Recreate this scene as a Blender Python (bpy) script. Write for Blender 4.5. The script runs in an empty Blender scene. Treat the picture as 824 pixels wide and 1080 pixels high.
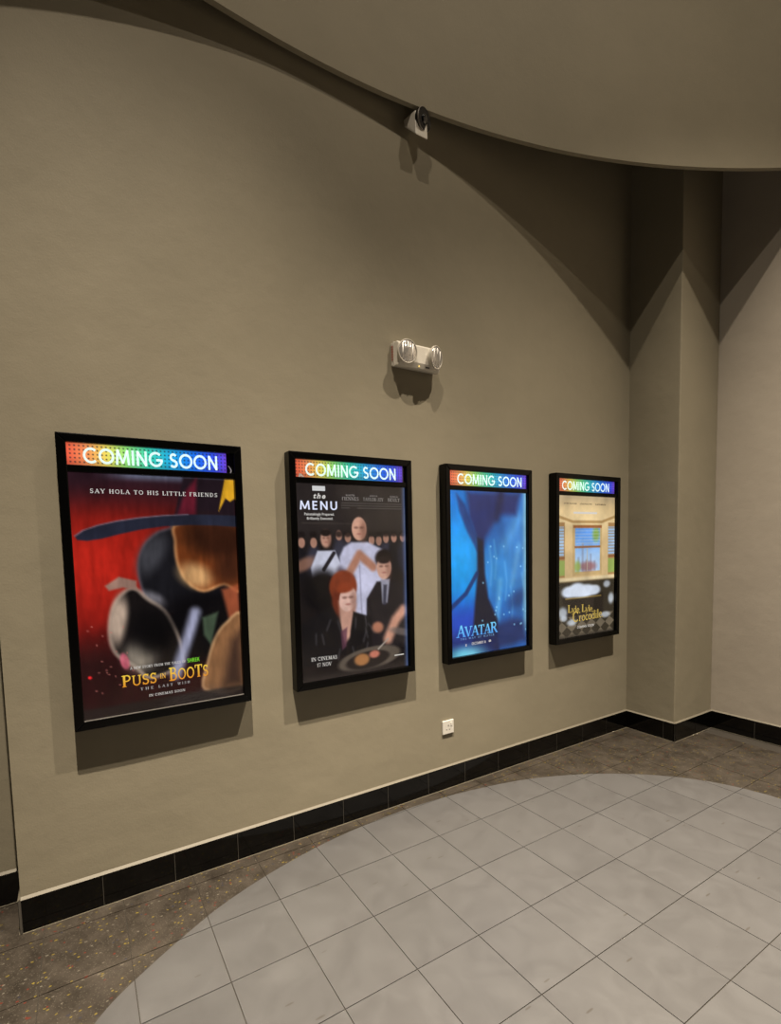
import bpy, bmesh, math, random
import numpy as np
from mathutils import Vector, Matrix
from mathutils.geometry import delaunay_2d_cdt

random.seed(7)
SC = bpy.context.scene
COL = SC.collection

# ------------------------------------------------------------------ camera
cam_d = bpy.data.cameras.new('camera')
cam = bpy.data.objects.new('camera', cam_d)
COL.objects.link(cam)
cam_d.sensor_fit = 'HORIZONTAL'
cam_d.sensor_width = 36.0
FPX, PPX, PPY = 512.05, 371.31, 615.98
cam_d.lens = FPX * 36.0 / 824.0
cam_d.shift_x = (412.0 - PPX) / 824.0
cam_d.shift_y = (PPY - 540.0) / 824.0
cam_d.clip_start = 0.05
PITCH, ROLL, YAW = -0.0692, 0.0281, -0.5130
Rcw = (Matrix.Rotation(YAW, 3, 'Z') @ Matrix.Rotation(PITCH, 3, 'X') @ Matrix.Rotation(ROLL, 3, 'Y'))
# columns: right, forward, up  ->  blender camera looks along -Z
Rb = Matrix((Rcw.col[0], Rcw.col[2], -Rcw.col[1])).transposed()
cam.matrix_world = Matrix.Translation((0.1925, -2.3346, 1.5284)) @ Rb.to_4x4()
SC.camera = cam

# ------------------------------------------------------------------ world, lamps, exposure
w = bpy.data.worlds.new('world')
SC.world = w
w.use_nodes = True
bg = w.node_tree.nodes['Background']
bg.inputs['Color'].default_value = (1.0, 0.85, 0.68, 1)
bg.inputs['Strength'].default_value = 0.0
vs = SC.view_settings
vs.view_transform = 'Standard'
vs.look = 'None'
vs.exposure = 0.0
vs.gamma = 1.0
vs.use_curve_mapping = False
# place, watts in the beam, point on the floor it is aimed at, beam angle, watts of wide spill
LAMPS = [((3.02, -2.28, 7.12), 5950.0, (2.80, -3.30, 0.0), 83.0, 250.0), ((0.23, -2.12, 7.32), 5850.0, (0.62, -2.36, 0.0), 67.0, 340.0)]
SC.cycles.use_guiding = True
SC.cycles.blur_glossy = 0.0
SC.cycles.sample_clamp_indirect = 12.0
SC.cycles.guiding_training_samples = 0
SC.cycles.use_surface_guiding = True
LAMP_COLOR = (1.0, 0.86, 0.68)
LAMP_RADIUS = 0.035

# ------------------------------------------------------------------ helpers
def lin(c):
    out = []
    for v in c:
        v = v / 255.0
        out.append(v / 12.92 if v <= 0.04045 else ((v + 0.055) / 1.055) ** 2.4)
    return tuple(out)


def new_mat(name):
    m = bpy.data.materials.new(name)
    m.use_nodes = True
    nt = m.node_tree
    b = nt.nodes['Principled BSDF']
    return m, nt, b


def simple(name, rgb, rough=0.5, metal=0.0, spec=0.5, emit=None, estr=0.0, coat=0.0):
    m, nt, b = new_mat(name)
    b.inputs['Base Color'].default_value = (*rgb, 1)
    b.inputs['Roughness'].default_value = rough
    b.inputs['Metallic'].default_value = metal
    b.inputs['Specular IOR Level'].default_value = spec
    b.inputs['Coat Weight'].default_value = coat
    if emit is not None:
        b.inputs['Emission Color'].default_value = (*emit, 1)
        b.inputs['Emission Strength'].default_value = estr
    return m


def node(nt, kind, **kw):
    n = nt.nodes.new(kind)
    for k, v in kw.items():
        setattr(n, k, v)
    return n


class MB:
    """collects vertices and faces for one mesh"""
    def __init__(self):
        self.v, self.f = [], []

    def add(self, vs_, fs_):
        o = len(self.v)
        self.v += [tuple(a) for a in vs_]
        self.f += [tuple(i + o for i in f) for f in fs_]
        return self

    def box(self, x0, x1, y0, y1, z0, z1):
        return self.add([(x0, y0, z0), (x1, y0, z0), (x1, y1, z0), (x0, y1, z0),
                         (x0, y0, z1), (x1, y0, z1), (x1, y1, z1), (x0, y1, z1)],
                        [(0, 3, 2, 1), (4, 5, 6, 7), (0, 1, 5, 4), (1, 2, 6, 5), (2, 3, 7, 6), (3, 0, 4, 7)])

    def lathe(self, prof, M=None, n=32, caps=True):
        """prof: list of (radius, height) turned about local Z, placed by matrix M"""
        M = M or Matrix.Identity(4)
        vs_, fs_ = [], []
        for r, h in prof:
            for k in range(n):
                a = 2 * math.pi * k / n
                vs_.append(M @ Vector((r * math.cos(a), r * math.sin(a), h)))
        for i in range(len(prof) - 1):
            for k in range(n):
                a, b_ = i * n + k, i * n + (k + 1) % n
                fs_.append((a, b_, b_ + n, a + n))
        if caps:
            fs_.append(tuple(range(n - 1, -1, -1)))
            fs_.append(tuple((len(prof) - 1) * n + k for k in range(n)))
        return self.add(vs_, fs_)

    def mesh(self, name, smooth=False):
        me = bpy.data.meshes.new(name)
        me.from_pydata(self.v, [], self.f)
        me.update()
        if smooth:
            for p in me.polygons:
                p.use_smooth = True
        return me

    def obj(self, name, mat, parent=None, bevel=0.0, smooth=False, seg=2, loc=None):
        me = self.mesh(name, smooth)
        return link(name, me, mat, parent, bevel, seg, loc)


def link(name, me, mat, parent=None, bevel=0.0, seg=2, loc=None):
    o = bpy.data.objects.new(name, me)
    COL.objects.link(o)
    if mat is not None and len(me.materials) == 0:
        me.materials.append(mat)
    if parent is not None:
        o.parent = parent
    if loc is not None:
        o.location = loc
    if bevel > 0:
        bm = bmesh.new()
        bm.from_mesh(me)
        es = [e for e in bm.edges if len(e.link_faces) == 2 and e.calc_face_angle() > 0.6]
        bmesh.ops.bevel(bm, geom=es, offset=bevel, segments=seg, affect='EDGES', profile=0.5, clamp_overlap=True)
        bm.to_mesh(me)
        bm.free()
    return o


def tag(o, label=None, cat=None, group=None, kind=None):
    if label:
        o['label'] = label
    if cat:
        o['category'] = cat
    if group:
        o['group'] = group
    if kind:
        o['kind'] = kind
    return o


def empty(name, loc):
    o = bpy.data.objects.new(name, None)
    COL.objects.link(o)
    o.location = loc
    o.empty_display_size = 0.1
    return o


# ------------------------------------------------------------------ materials
def wall_material(name, c1, c2, bump=0.12):
    m, nt, b = new_mat(name)
    L = nt.links.new
    g = node(nt, 'ShaderNodeNewGeometry')
    n1 = node(nt, 'ShaderNodeTexNoise')
    n1.inputs['Scale'].default_value = 1.3
    n1.inputs['Detail'].default_value = 5
    n1.inputs['Roughness'].default_value = 0.6
    L(g.outputs['Position'], n1.inputs['Vector'])
    cr = node(nt, 'ShaderNodeValToRGB')
    cr.color_ramp.elements[0].position = 0.34
    cr.color_ramp.elements[0].color = (*c1, 1)
    cr.color_ramp.elements[1].position = 0.68
    cr.color_ramp.elements[1].color = (*c2, 1)
    L(n1.outputs['Fac'], cr.inputs['Fac'])
    L(cr.outputs['Color'], b.inputs['Base Color'])
    b.inputs['Roughness'].default_value = 0.72
    b.inputs['Specular IOR Level'].default_value = 0.25
    n2 = node(nt, 'ShaderNodeTexNoise')
    n2.inputs['Scale'].default_value = 130
    n2.inputs['Detail'].default_value = 3
    L(g.outputs['Position'], n2.inputs['Vector'])
    n3 = node(nt, 'ShaderNodeTexNoise')
    n3.inputs['Scale'].default_value = 5.5
    n3.inputs['Detail'].default_value = 3
    L(g.outputs['Position'], n3.inputs['Vector'])
    b1 = node(nt, 'ShaderNodeBump')
    b1.inputs['Strength'].default_value = bump
    b1.inputs['Distance'].default_value = 0.004
    L(n2.outputs['Fac'], b1.inputs['Height'])
    b2 = node(nt, 'ShaderNodeBump')
    b2.inputs['Strength'].default_value = 0.18
    b2.inputs['Distance'].default_value = 0.02
    L(n3.outputs['Fac'], b2.inputs['Height'])
    L(b1.outputs['Normal'], b2.inputs['Normal'])
    L(b2.outputs['Normal'], b.inputs['Normal'])
    return m


M_WALL = wall_material('taupe_plaster', (0.205, 0.184, 0.134), (0.229, 0.205, 0.150))
M_FASCIA = wall_material('taupe_plaster_fascia', (0.205, 0.184, 0.134), (0.229, 0.205, 0.150), 0.2)
M_RIGHT = wall_material('warm_taupe_plaster', (0.325, 0.290, 0.245), (0.360, 0.323, 0.273))
M_SKIRT = simple('black_ceramic', (0.0015, 0.0014, 0.0012), 0.08, spec=0.35)
M_SEAL = simple('pale_sealant', (0.130, 0.116, 0.087), 0.6)
M_CEIL = simple('ceiling_paint', (0.05, 0.045, 0.04), 0.8)
M_UNSEEN = simple('charcoal_paint', (0.06, 0.055, 0.05), 0.8)


def white_tile_material():
    m, nt, b = new_mat('pale_marble_tile')
    L = nt.links.new
    g = node(nt, 'ShaderNodeNewGeometry')
    oi = node(nt, 'ShaderNodeObjectInfo')
    add = node(nt, 'ShaderNodeVectorMath', operation='MULTIPLY_ADD')
    add.inputs[1].default_value = (1, 1, 1)
    off = node(nt, 'ShaderNodeVectorMath', operation='SCALE')
    off.inputs[0].default_value = (7.0, 3.0, 5.0)
    L(oi.outputs['Random'], off.inputs['Scale'])
    L(g.outputs['Position'], add.inputs[0])
    L(off.outputs['Vector'], add.inputs[2])
    n1 = node(nt, 'ShaderNodeTexNoise')
    n1.inputs['Scale'].default_value = 6.0
    n1.inputs['Detail'].default_value = 6
    n1.inputs['Distortion'].default_value = 1.2
    L(add.outputs['Vector'], n1.inputs['Vector'])
    cr = node(nt, 'ShaderNodeValToRGB')
    cr.color_ramp.elements[0].position = 0.3
    cr.color_ramp.elements[0].color = (0.064, 0.063, 0.064, 1)
    cr.color_ramp.elements[1].position = 0.7
    cr.color_ramp.elements[1].color = (0.075, 0.0745, 0.076, 1)
    L(n1.outputs['Fac'], cr.inputs['Fac'])
    # per-tile tone
    hs = node(nt, 'ShaderNodeHueSaturation')
    mr = node(nt, 'ShaderNodeMapRange')
    mr.inputs['To Min'].default_value = 0.95
    mr.inputs['To Max'].default_value = 1.02
    L(oi.outputs['Random'], mr.inputs['Value'])
    L(mr.outputs['Result'], hs.inputs['Value'])
    L(cr.outputs['Color'], hs.inputs['Color'])
    # scuffs: stretched dark marks
    mp = node(nt, 'ShaderNodeMapping')
    mp.inputs['Rotation'].default_value = (0, 0, 0.6)
    mp.inputs['Scale'].default_value = (9, 46, 9)
    L(g.outputs['Position'], mp.inputs['Vector'])
    vz = node(nt, 'ShaderNodeTexVoronoi')
    vz.inputs['Scale'].default_value = 1.0
    vz.inputs['Randomness'].default_value = 1.0
    L(mp.outputs['Vector'], vz.inputs['Vector'])
    lt = node(nt, 'ShaderNodeMath', operation='LESS_THAN')
    lt.inputs[1].default_value = 0.16
    L(vz.outputs['Distance'], lt.inputs[0])
    sx = node(nt, 'ShaderNodeSeparateColor')
    L(vz.outputs['Color'], sx.inputs['Color'])
    gt = node(nt, 'ShaderNodeMath', operation='GREATER_THAN')
    gt.inputs[1].default_value = 0.90
    L(sx.outputs['Red'], gt.inputs[0])
    mu = node(nt, 'ShaderNodeMath', operation='MULTIPLY')
    L(lt.outputs[0], mu.inputs[0])
    L(gt.outputs[0], mu.inputs[1])
    mu2 = node(nt, 'ShaderNodeMath', operation='MULTIPLY')
    L(mu.outputs[0], mu2.inputs[0])
    mu2.inputs[1].default_value = 0.55
    mx = node(nt, 'ShaderNodeMix', data_type='RGBA')
    L(mu2.outputs[0], mx.inputs['Factor'])
    L(hs.outputs['Color'], mx.inputs['A'])
    mx.inputs['B'].default_value = (0.035, 0.029, 0.022, 1)
    L(mx.outputs['Result'], b.inputs['Base Color'])
    rr = node(nt, 'ShaderNodeMapRange')
    rr.inputs['To Min'].default_value = 0.30
    rr.inputs['To Max'].default_value = 0.50
    L(n1.outputs['Fac'], rr.inputs['Value'])
    L(rr.outputs['Result'], b.inputs['Roughness'])
    b.inputs['Specular IOR Level'].default_value = 0.45
    return m


def dark_tile_material():
    m, nt, b = new_mat('dark_flecked_terrazzo')
    L = nt.links.new
    g = node(nt, 'ShaderNodeNewGeometry')
    n1 = node(nt, 'ShaderNodeTexNoise')
    n1.inputs['Scale'].default_value = 7
    n1.inputs['Detail'].default_value = 9
    n1.inputs['Roughness'].default_value = 0.72
    L(g.outputs['Position'], n1.inputs['Vector'])
    cr = node(nt, 'ShaderNodeValToRGB')
    cr.color_ramp.elements[0].position = 0.36
    cr.color_ramp.elements[0].color = (0.017, 0.0135, 0.010, 1)
    cr.color_ramp.elements[1].position = 0.66
    cr.color_ramp.elements[1].color = (0.047, 0.039, 0.031, 1)
    L(n1.outputs['Fac'], cr.inputs['Fac'])
    last = cr.outputs['Color']

    def flecks(scale, size, keep, ramp, seed, strength):
        nonlocal last
        mp = node(nt, 'ShaderNodeMapping')
        mp.inputs['Location'].default_value = (seed, seed * 0.7, seed * 0.3)
        mp.inputs['Rotation'].default_value = (0, 0, seed)
        mp.inputs['Scale'].default_value = (1.0, 1.7, 1)
        L(g.outputs['Position'], mp.inputs['Vector'])
        nd = node(nt, 'ShaderNodeTexNoise')
        nd.inputs['Scale'].default_value = scale * 1.6
        L(mp.outputs['Vector'], nd.inputs['Vector'])
        ma = node(nt, 'ShaderNodeVectorMath', operation='MULTIPLY_ADD')
        ma.inputs[1].default_value = (0.5 / scale,) * 3
        L(nd.outputs['Color'], ma.inputs[0])
        L(mp.outputs['Vector'], ma.inputs[2])
        vz = node(nt, 'ShaderNodeTexVoronoi', voronoi_dimensions='2D')
        vz.inputs['Scale'].default_value = scale
        L(ma.outputs['Vector'], vz.inputs['Vector'])
        sx = node(nt, 'ShaderNodeSeparateColor')
        L(vz.outputs['Color'], sx.inputs['Color'])
        a = node(nt, 'ShaderNodeMath', operation='LESS_THAN')
        a.inputs[1].default_value = size
        L(vz.outputs['Distance'], a.inputs[0])
        c = node(nt, 'ShaderNodeMath', operation='GREATER_THAN')
        c.inputs[1].default_value = keep
        L(sx.outputs['Red'], c.inputs[0])
        mu = node(nt, 'ShaderNodeMath', operation='MULTIPLY')
        L(a.outputs[0], mu.inputs[0])
        L(c.outputs[0], mu.inputs[1])
        mu2 = node(nt, 'ShaderNodeMath', operation='MULTIPLY')
        mu2.inputs[1].default_value = strength
        L(mu.outputs[0], mu2.inputs[0])
        rp = node(nt, 'ShaderNodeValToRGB')
        rp.color_ramp.interpolation = 'CONSTANT'
        e = rp.color_ramp.elements
        e[0].position = ramp[0][0]
        e[0].color = (*ramp[0][1], 1)
        e[1].position = ramp[1][0]
        e[1].color = (*ramp[1][1], 1)
        for pos, colr in ramp[2:]:
            k = e.new(pos)
            k.color = (*colr, 1)
        L(sx.outputs['Green'], rp.inputs['Fac'])
        mx = node(nt, 'ShaderNodeMix', data_type='RGBA')
        L(mu2.outputs[0], mx.inputs['Factor'])
        L(last, mx.inputs['A'])
        L(rp.outputs['Color'], mx.inputs['B'])
        last = mx.outputs['Result']

    Y, W_, R_, B_ = (0.15, 0.115, 0.018), (0.11, 0.10, 0.08), (0.10, 0.016, 0.008), (0.02, 0.022, 0.038)
    flecks(150, 0.30, 0.80, [(0, W_), (0.55, (0.10, 0.085, 0.065)), (0.8, (0.015, 0.012, 0.01))], 1.7, 0.55)
    flecks(50, 0.22, 0.89, [(0, Y), (0.50, W_), (0.75, R_), (0.88, B_)], 4.1, 0.9)
    flecks(30, 0.17, 0.93, [(0, Y), (0.5, R_), (0.75, W_), (0.9, B_)], 8.3, 0.9)
    L(last, b.inputs['Base Color'])
    b.inputs['Roughness'].default_value = 0.42
    b.inputs['Specular IOR Level'].default_value = 0.4
    bp = node(nt, 'ShaderNodeBump')
    bp.inputs['Strength'].default_value = 0.25
    bp.inputs['Distance'].default_value = 0.004
    L(n1.outputs['Fac'], bp.inputs['Height'])
    L(bp.outputs['Normal'], b.inputs['Normal'])
    return m


M_WTILE = white_tile_material()
M_DTILE = dark_tile_material()
M_GROUT = simple('dark_grout', (0.024, 0.0195, 0.014), 0.9)

# ------------------------------------------------------------------ dimensions (metres; poster wall is the plane y = 0)
XL, XC, YC, XR = -0.090, 4.085, -0.375, 4.634      # wall end, column side, column face, right wall
YREC = 0.237                                        # recessed wall beyond the wall end
HOUT = 5.2                                          # ceiling outside the drum
HTOP = 7.95                                         # ceiling inside the drum
RC, RR, RH, RT = (1.3800, -6.0700), 6.044, 3.943, 0.026   # drum: centre, radius, lower edge, thickness
SKH, SKT = 0.142, 0.010
YB, XLL = -13.0, -6.0

# ------------------------------------------------------------------ walls
# poster wall: lightly undulating plaster front, solid body behind
mb = MB()
nx, nz = 84, 100
for iz in range(nz + 1):
    for ix in range(nx + 1):
        x = XL + (XC - XL) * ix / nx
        z = HOUT * iz / nz
        edge = min(1.0, (x - XL) / 0.4, (XC - x) / 0.4)
        y = 0.0 + 0.0035 * max(edge, 0) * (math.sin(2.1 * x + 0.7) * math.sin(1.3 * z + 0.4) +
                                           0.5 * math.sin(4.3 * x + 1.9 * z)) * (1 if z > 2.2 else z / 2.2 * 0.5 + 0.5)
        mb.v.append((x, max(y, -0.001), z))
for iz in range(nz):
    for ix in range(nx):
        a = iz * (nx + 1) + ix
        mb.f.append((a, a + 1, a + nx + 2, a + nx + 1))
mb.box(XL, XC, 0.008, YREC, 0, HOUT)
mb.add([(XL, 0, 0), (XL, 0.008, 0), (XL, 0.008, HOUT), (XL, 0, HOUT)], [(0, 3, 2, 1)])
wall_back = mb.obj('wall_back', M_WALL)
for p in list(wall_back.data.polygons)[:nx * nz]:
    p.use_smooth = True
tag(wall_back, 'olive taupe plaster wall carrying the four film posters', kind='structure')
wall_left = MB().box(XLL, XL, YREC, YREC + 0.2, 0, HOUT).obj('wall_left', M_WALL)
tag(wall_left, 'recessed taupe wall past the end of the poster wall', kind='structure')
column = MB().box(XC, XR, YC, 0.2, 0, HOUT).obj('column', M_WALL, bevel=0.006)
tag(column, 'square plastered pier in the corner beside the last poster', kind='structure')
wall_right = MB().box(XR, XR + 0.2, YB, 0.2, 0, HTOP).obj('wall_right', M_RIGHT)
tag(wall_right, 'warm beige plaster wall to the right of the pier', kind='structure')
wall_far_left = MB().box(XLL - 0.2, XLL, YB, YREC, 0, HTOP).obj('wall_far_left', M_UNSEEN)
tag(wall_far_left, 'plain charcoal wall at the far left of the lobby', kind='structure')
wall_behind = MB().box(XLL, XR, YB - 0.2, YB, 0, HTOP).obj('wall_behind', M_UNSEEN)
tag(wall_behind, 'plain charcoal wall behind the viewer', kind='structure')

# drum fascia: inner face, outer face, lower rim
a0 = math.acos((XR - RC[0]) / RR)
a1 = 2 * math.pi - a0
N = 220
mb = MB()
for r in (RR - RT, RR):
    for z in (RH, HTOP):
        for k in range(N + 1):
            a = a0 + (a1 - a0) * k / N
            x = RC[0] + r * math.cos(a)
            mb.v.append((min(x, XR), RC[1] + r * math.sin(a), z))
n1 = N + 1
for k in range(N):
    mb.f.append((k, k + 1, k + 1 + n1, k + n1))                           # inner
    mb.f.append((2 * n1 + k + 1, 2 * n1 + k, 3 * n1 + k, 3 * n1 + k + 1))  # outer
    mb.f.append((k + 1, k, 2 * n1 + k, 2 * n1 + k + 1))                   # rim
fascia = mb.obj('trim_1', M_FASCIA)
for p in fascia.data.polygons:
    p.use_smooth = abs(p.normal.z) < 0.5
fascia.data.set_sharp_from_angle(angle=0.6)
tag(fascia, 'large curved plaster bulkhead hanging over the poster wall', kind='structure')

# unseen lower ceiling outside the drum, put in to block light; upper ceiling
mb = MB()
NA = 240
for k in range(NA):
    a = 2 * math.pi * k / NA
    dx, dy = math.cos(a), math.sin(a)
    rc_ = RR + 0.002
    px_, py_ = RC[0] + rc_ * dx, RC[1] + rc_ * dy
    t = 1e9
    for lim, c, d_ in ((XLL - 0.2, RC[0], dx), (9.0, RC[0], dx), (YB - 0.6, RC[1], dy), (YREC + 0.2, RC[1], dy)):
        if abs(d_) > 1e-9 and (lim - c) / d_ > 0:
            t = min(t, (lim - c) / d_)
    mb.v += [(px_, py_, HOUT), (RC[0] + t * dx, RC[1] + t * dy, HOUT)]
for k in range(NA):
    a, b_ = 2 * k, 2 * ((k + 1) % NA)
    mb.f.append((a, b_, b_ + 1, a + 1))
ceiling = mb.obj('ceiling', M_CEIL)
tag(ceiling, 'dark lower ceiling outside the round bulkhead', kind='structure')
top = MB().box(XLL - 0.2, XR + 0.2, YB - 0.2, YREC + 0.2, HTOP, HTOP + 0.1).obj('ceiling_upper', M_CEIL)
tag(top, 'high ceiling above the round bulkhead', kind='structure')

# ------------------------------------------------------------------ floor
PTS = [(0.1489, -0.5945), (0.2870, -0.4873), (0.4252, -0.4000), (0.5815, -0.3130), (0.6753, -0.2690),
       (0.8875, -0.1930), (1.1904, -0.1180), (1.5070, -0.0794), (1.7971, -0.0681), (2.0860, -0.0811),
       (2.3779, -0.1230), (2.5711, -0.1640), (2.7374, -0.2110), (2.9847, -0.3130), (3.1395, -0.3980),
       (3.2792, -0.4900), (3.4535, -0.6360), (3.5920, -0.8020), (3.6625, -0.9400), (3.6970, -1.0524),
       (3.7150, -1.1700), (3.70, -1.50), (3.58, -1.95), (3.30, -2.45), (2.85, -2.88), (2.25, -3.13), (1.60, -3.18),
       (0.95, -3.02), (0.42, -2.70), (0.04, -2.25), (-0.16, -1.75), (-0.18, -1.28), (-0.06, -0.90)]


def closed_spline(P, sub=8):
    out = []
    n = len(P)
    for i in range(n):
        p0, p1, p2, p3 = (np.array(P[(i + k - 1) % n]) for k in range(4))
        for s in range(sub):
            t = s / sub
            out.append(tuple(0.5 * ((2 * p1) + (-p0 + p2) * t + (2 * p0 - 5 * p1 + 4 * p2 - p3) * t * t +
                                    (-p0 + 3 * p1 - 3 * p2 + p3) * t ** 3)))
    return out


CURVE = closed_spline(PTS)
# light smoothing
for _ in range(14):
    CURVE = [tuple((np.array(CURVE[i - 1]) + 2 * np.array(CURVE[i]) + np.array(CURVE[(i + 1) % len(CURVE)])) / 4)
             for i in range(len(CURVE))]
CV = np.array(CURVE)


def inside(x, y):
    x1, y1 = CV[:, 0], CV[:, 1]
    x2, y2 = np.roll(x1, -1), np.roll(y1, -1)
    c = ((y1 > y) != (y2 > y))
    xi = x1 + (y - y1) * (x2 - x1) / np.where(y2 == y1, 1e-12, y2 - y1)
    return bool(np.sum(c & (x < xi)) % 2)


floor = MB().box(XLL, XR, YB, YREC, -0.10, -0.004).obj('floor', M_GROUT)
tag(floor, 'lobby floor of pale square tiles inside a dark flecked terrazzo border', kind='structure')

TX0, TY0, TS, GAP = 0.5846, -0.3795, 0.3000, 0.0016
GX0, GX1, GY0, GY1 = -4, 13, -1, 9     # column / row ranges of single tiles


def prism(polys2d, name, mat, zt=0.0, zb=-0.006):
    """polys2d: list of triangles/polygons in xy (ccw) forming one piece"""
    key, vs_, top_ = {}, [], []
    for P in polys2d:
        ids = []
        for q in P:
            k = (round(q[0], 5), round(q[1], 5))
            if k not in key:
                key[k] = len(vs_)
                vs_.append(k)
            ids.append(key[k])
        if len(set(ids)) >= 3:
            top_.append(tuple(ids))
    n = len(vs_)
    ed = {}
    for f in top_:
        for i in range(len(f)):
            a, b_ = f[i], f[(i + 1) % len(f)]
            ed[(a, b_)] = 1
    V = [(x, y, zt) for x, y in vs_] + [(x, y, zb) for x, y in vs_]
    F = list(top_)
    for (a, b_) in ed:
        if (b_, a) not in ed:
            F.append((b_, a, a + n, b_ + n))
    m_ = MB()
    m_.v, m_.f = V, F
    return m_.obj(name, mat, floor)


def sq_mesh(name, mat, h):
    m_ = MB().box(-h, h, -h, h, -0.006, 0.0).mesh(name)
    m_.materials.append(mat)
    return m_


hs_ = TS / 2 - GAP
SQ_W = sq_mesh('pale_tile', M_WTILE, hs_)
SQ_D = sq_mesh('terrazzo_tile', M_DTILE, hs_)


for r in range(GY0, GY1 + 1):
    for c in range(GX0, GX1 + 1):
        x0 = TX0 + (c - 1) * TS
        y1 = TY0 - (r - 1) * TS
        x1, y0 = x0 + TS, y1 - TS
        # rectangles of this cell that are not under a wall or the pier
        if x0 >= XR or y0 >= YREC:
            continue
        rects = []
        for xa, xb, ytop in ((-9, XL, YREC), (XL, XC, 0.0), (XC, XR, YC)):
            qa, qb, qt = max(x0, xa), min(x1, xb), min(y1, ytop)
            if qb - qa > 0.012 and qt - y0 > 0.012:
                rects.append((qa, qb, y0, qt))
        if not rects:
            continue
        cut = rects != [(x0, x1, y0, y1)]
        corners = [(x0, y0), (x1, y0), (x1, y1), (x0, y1), ((x0 + x1) / 2, y1), ((x0 + x1) / 2, y0),
                   (x0, (y0 + y1) / 2), (x1, (y0 + y1) / 2)]
        ins = [inside(*q) for q in corners]
        cr_in = [i for i, q in enumerate(CURVE) if x0 < q[0] < x1 and y0 < q[1] < y1]
        if not cr_in and (all(ins) or not any(ins)) and not cut:
            o = link('pale_tile' if ins[0] else 'terrazzo_tile', SQ_W if ins[0] else SQ_D, None, floor,
                     loc=((x0 + x1) / 2, (y0 + y1) / 2, random.uniform(-0.0003, 0.0003)))
            continue
        def rect_pts(q):
            ga = GAP if q[0] == x0 else 0.0
            gb = GAP if q[1] == x1 else 0.0
            gt = GAP if q[3] == y1 else 0.0
            return [(q[0] + ga, q[2] + GAP), (q[1] - gb, q[2] + GAP), (q[1] - gb, q[3] - gt), (q[0] + ga, q[3] - gt)]

        if not cr_in:
            for q in rects:
                prism([rect_pts(q)], 'pale_tile' if ins[0] else 'terrazzo_tile', M_WTILE if ins[0] else M_DTILE)
            continue
        ra = rect_pts(rects[0])
        # constrained triangulation of rectangle + curve
        vs2 = [Vector(q) for q in ra]
        ed2 = [(0, 1), (1, 2), (2, 3), (3, 0)]
        n = len(CURVE)
        rng_ = sorted(set(j % n for i in cr_in for j in range(i - 2, i + 3)))
        idm = {}
        for j in rng_:
            idm[j] = len(vs2)
            vs2.append(Vector(CURVE[j]))
        for j in rng_:
            k = (j + 1) % n
            if k in idm:
                ed2.append((idm[j], idm[k]))
        res = delaunay_2d_cdt(vs2, ed2, [], 0, 1e-6)
        V2, F2 = res[0], res[2]
        li, lo = [], []
        for f in F2:
            P = [(V2[i].x, V2[i].y) for i in f]
            mx_, my_ = sum(q[0] for q in P) / len(P), sum(q[1] for q in P) / len(P)
            if not (ra[0][0] < mx_ < ra[1][0] and ra[0][1] < my_ < ra[2][1]):
                continue
            ar = sum(P[i][0] * P[(i + 1) % len(P)][1] - P[(i + 1) % len(P)][0] * P[i][1] for i in range(len(P)))
            if abs(ar) < 1e-9:
                continue
            if ar < 0:
                P = P[::-1]
            (li if inside(mx_, my_) else lo).append(P)
        if li:
            prism(li, 'pale_tile', M_WTILE)
        if lo:
            prism(lo, 'terrazzo_tile', M_DTILE, -0.0006)
# floor outside the single tiles
gxa, gxb = TX0 + (GX0 - 1) * TS, TX0 + GX1 * TS
gyb = TY0 - GY1 * TS
rest = MB()
rest.box(XLL, gxa, YB, YREC, -0.006, 0.0)
rest.box(gxa, XR, YB, gyb, -0.006, 0.0)
ro = rest.obj('terrazzo_field', M_DTILE, floor)
ro['kind'] = 'stuff'


# ------------------------------------------------------------------ skirting
def skirt_run(root, p0, p1, first, pitch, seal=True):
    """black tiles from p0 to p1 along the wall foot; outward side is to the right of travel"""
    p0, p1 = Vector(p0), Vector(p1)
    d_ = (p1 - p0)
    Lg = d_.length
    d_.normalize()
    nrm = Vector((d_.y, -d_.x))
    cuts = [0.0]
    s = first
    while s < Lg - 0.03:
        cuts.append(s)
        s += pitch
    cuts.append(Lg)
    ang = math.atan2(d_.y, d_.x)
    for a, b_ in zip(cuts[:-1], cuts[1:]):
        h = (b_ - a) / 2 - 0.0011
        m_ = MB().box(-h, h, -SKT, -0.0002, 0.001, SKH)
        c = p0 + d_ * (a + b_) / 2
        o = m_.obj('skirting_tile', M_SKIRT, root, bevel=0.0012, seg=1)
        o.location = (c.x, c.y, 0)
        o.rotation_euler = (0, 0, ang)
    if seal:
        m_ = MB()
        m_.add([(0, -SKT - 0.001, SKH), (Lg, -SKT - 0.001, SKH), (Lg, 0, SKH + 0.009), (0, 0, SKH + 0.009),
                (0, 0, SKH), (Lg, 0, SKH)], [(0, 1, 2, 3), (0, 3, 4), (1, 5, 2), (0, 4, 5, 1)])
        o = m_.obj('sealant_bead', M_SEAL, root)
        o.location = (p0.x, p0.y, 0)
        o.rotation_euler = (0, 0, ang)
        # pale line where tile meets floor
        m_ = MB().box(0, Lg, -SKT - 0.003, -SKT, 0.0, 0.0022)
        o = m_.obj('floor_joint', M_SEAL, root)
        o.location = (p0.x, p0.y, 0)
        o.rotation_euler = (0, 0, ang)


def grout_strip(root, p0, p1):
    p0, p1 = Vector(p0), Vector(p1)
    d_ = p1 - p0
    m_ = MB().box(0, d_.length, -SKT + 0.0016, -0.0004, 0.002, SKH - 0.003)
    o = m_.obj('joint_grout', M_JOINT, root)
    o.location = (p0.x, p0.y, 0)
    o.rotation_euler = (0, 0, math.atan2(d_.y, d_.x))


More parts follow.
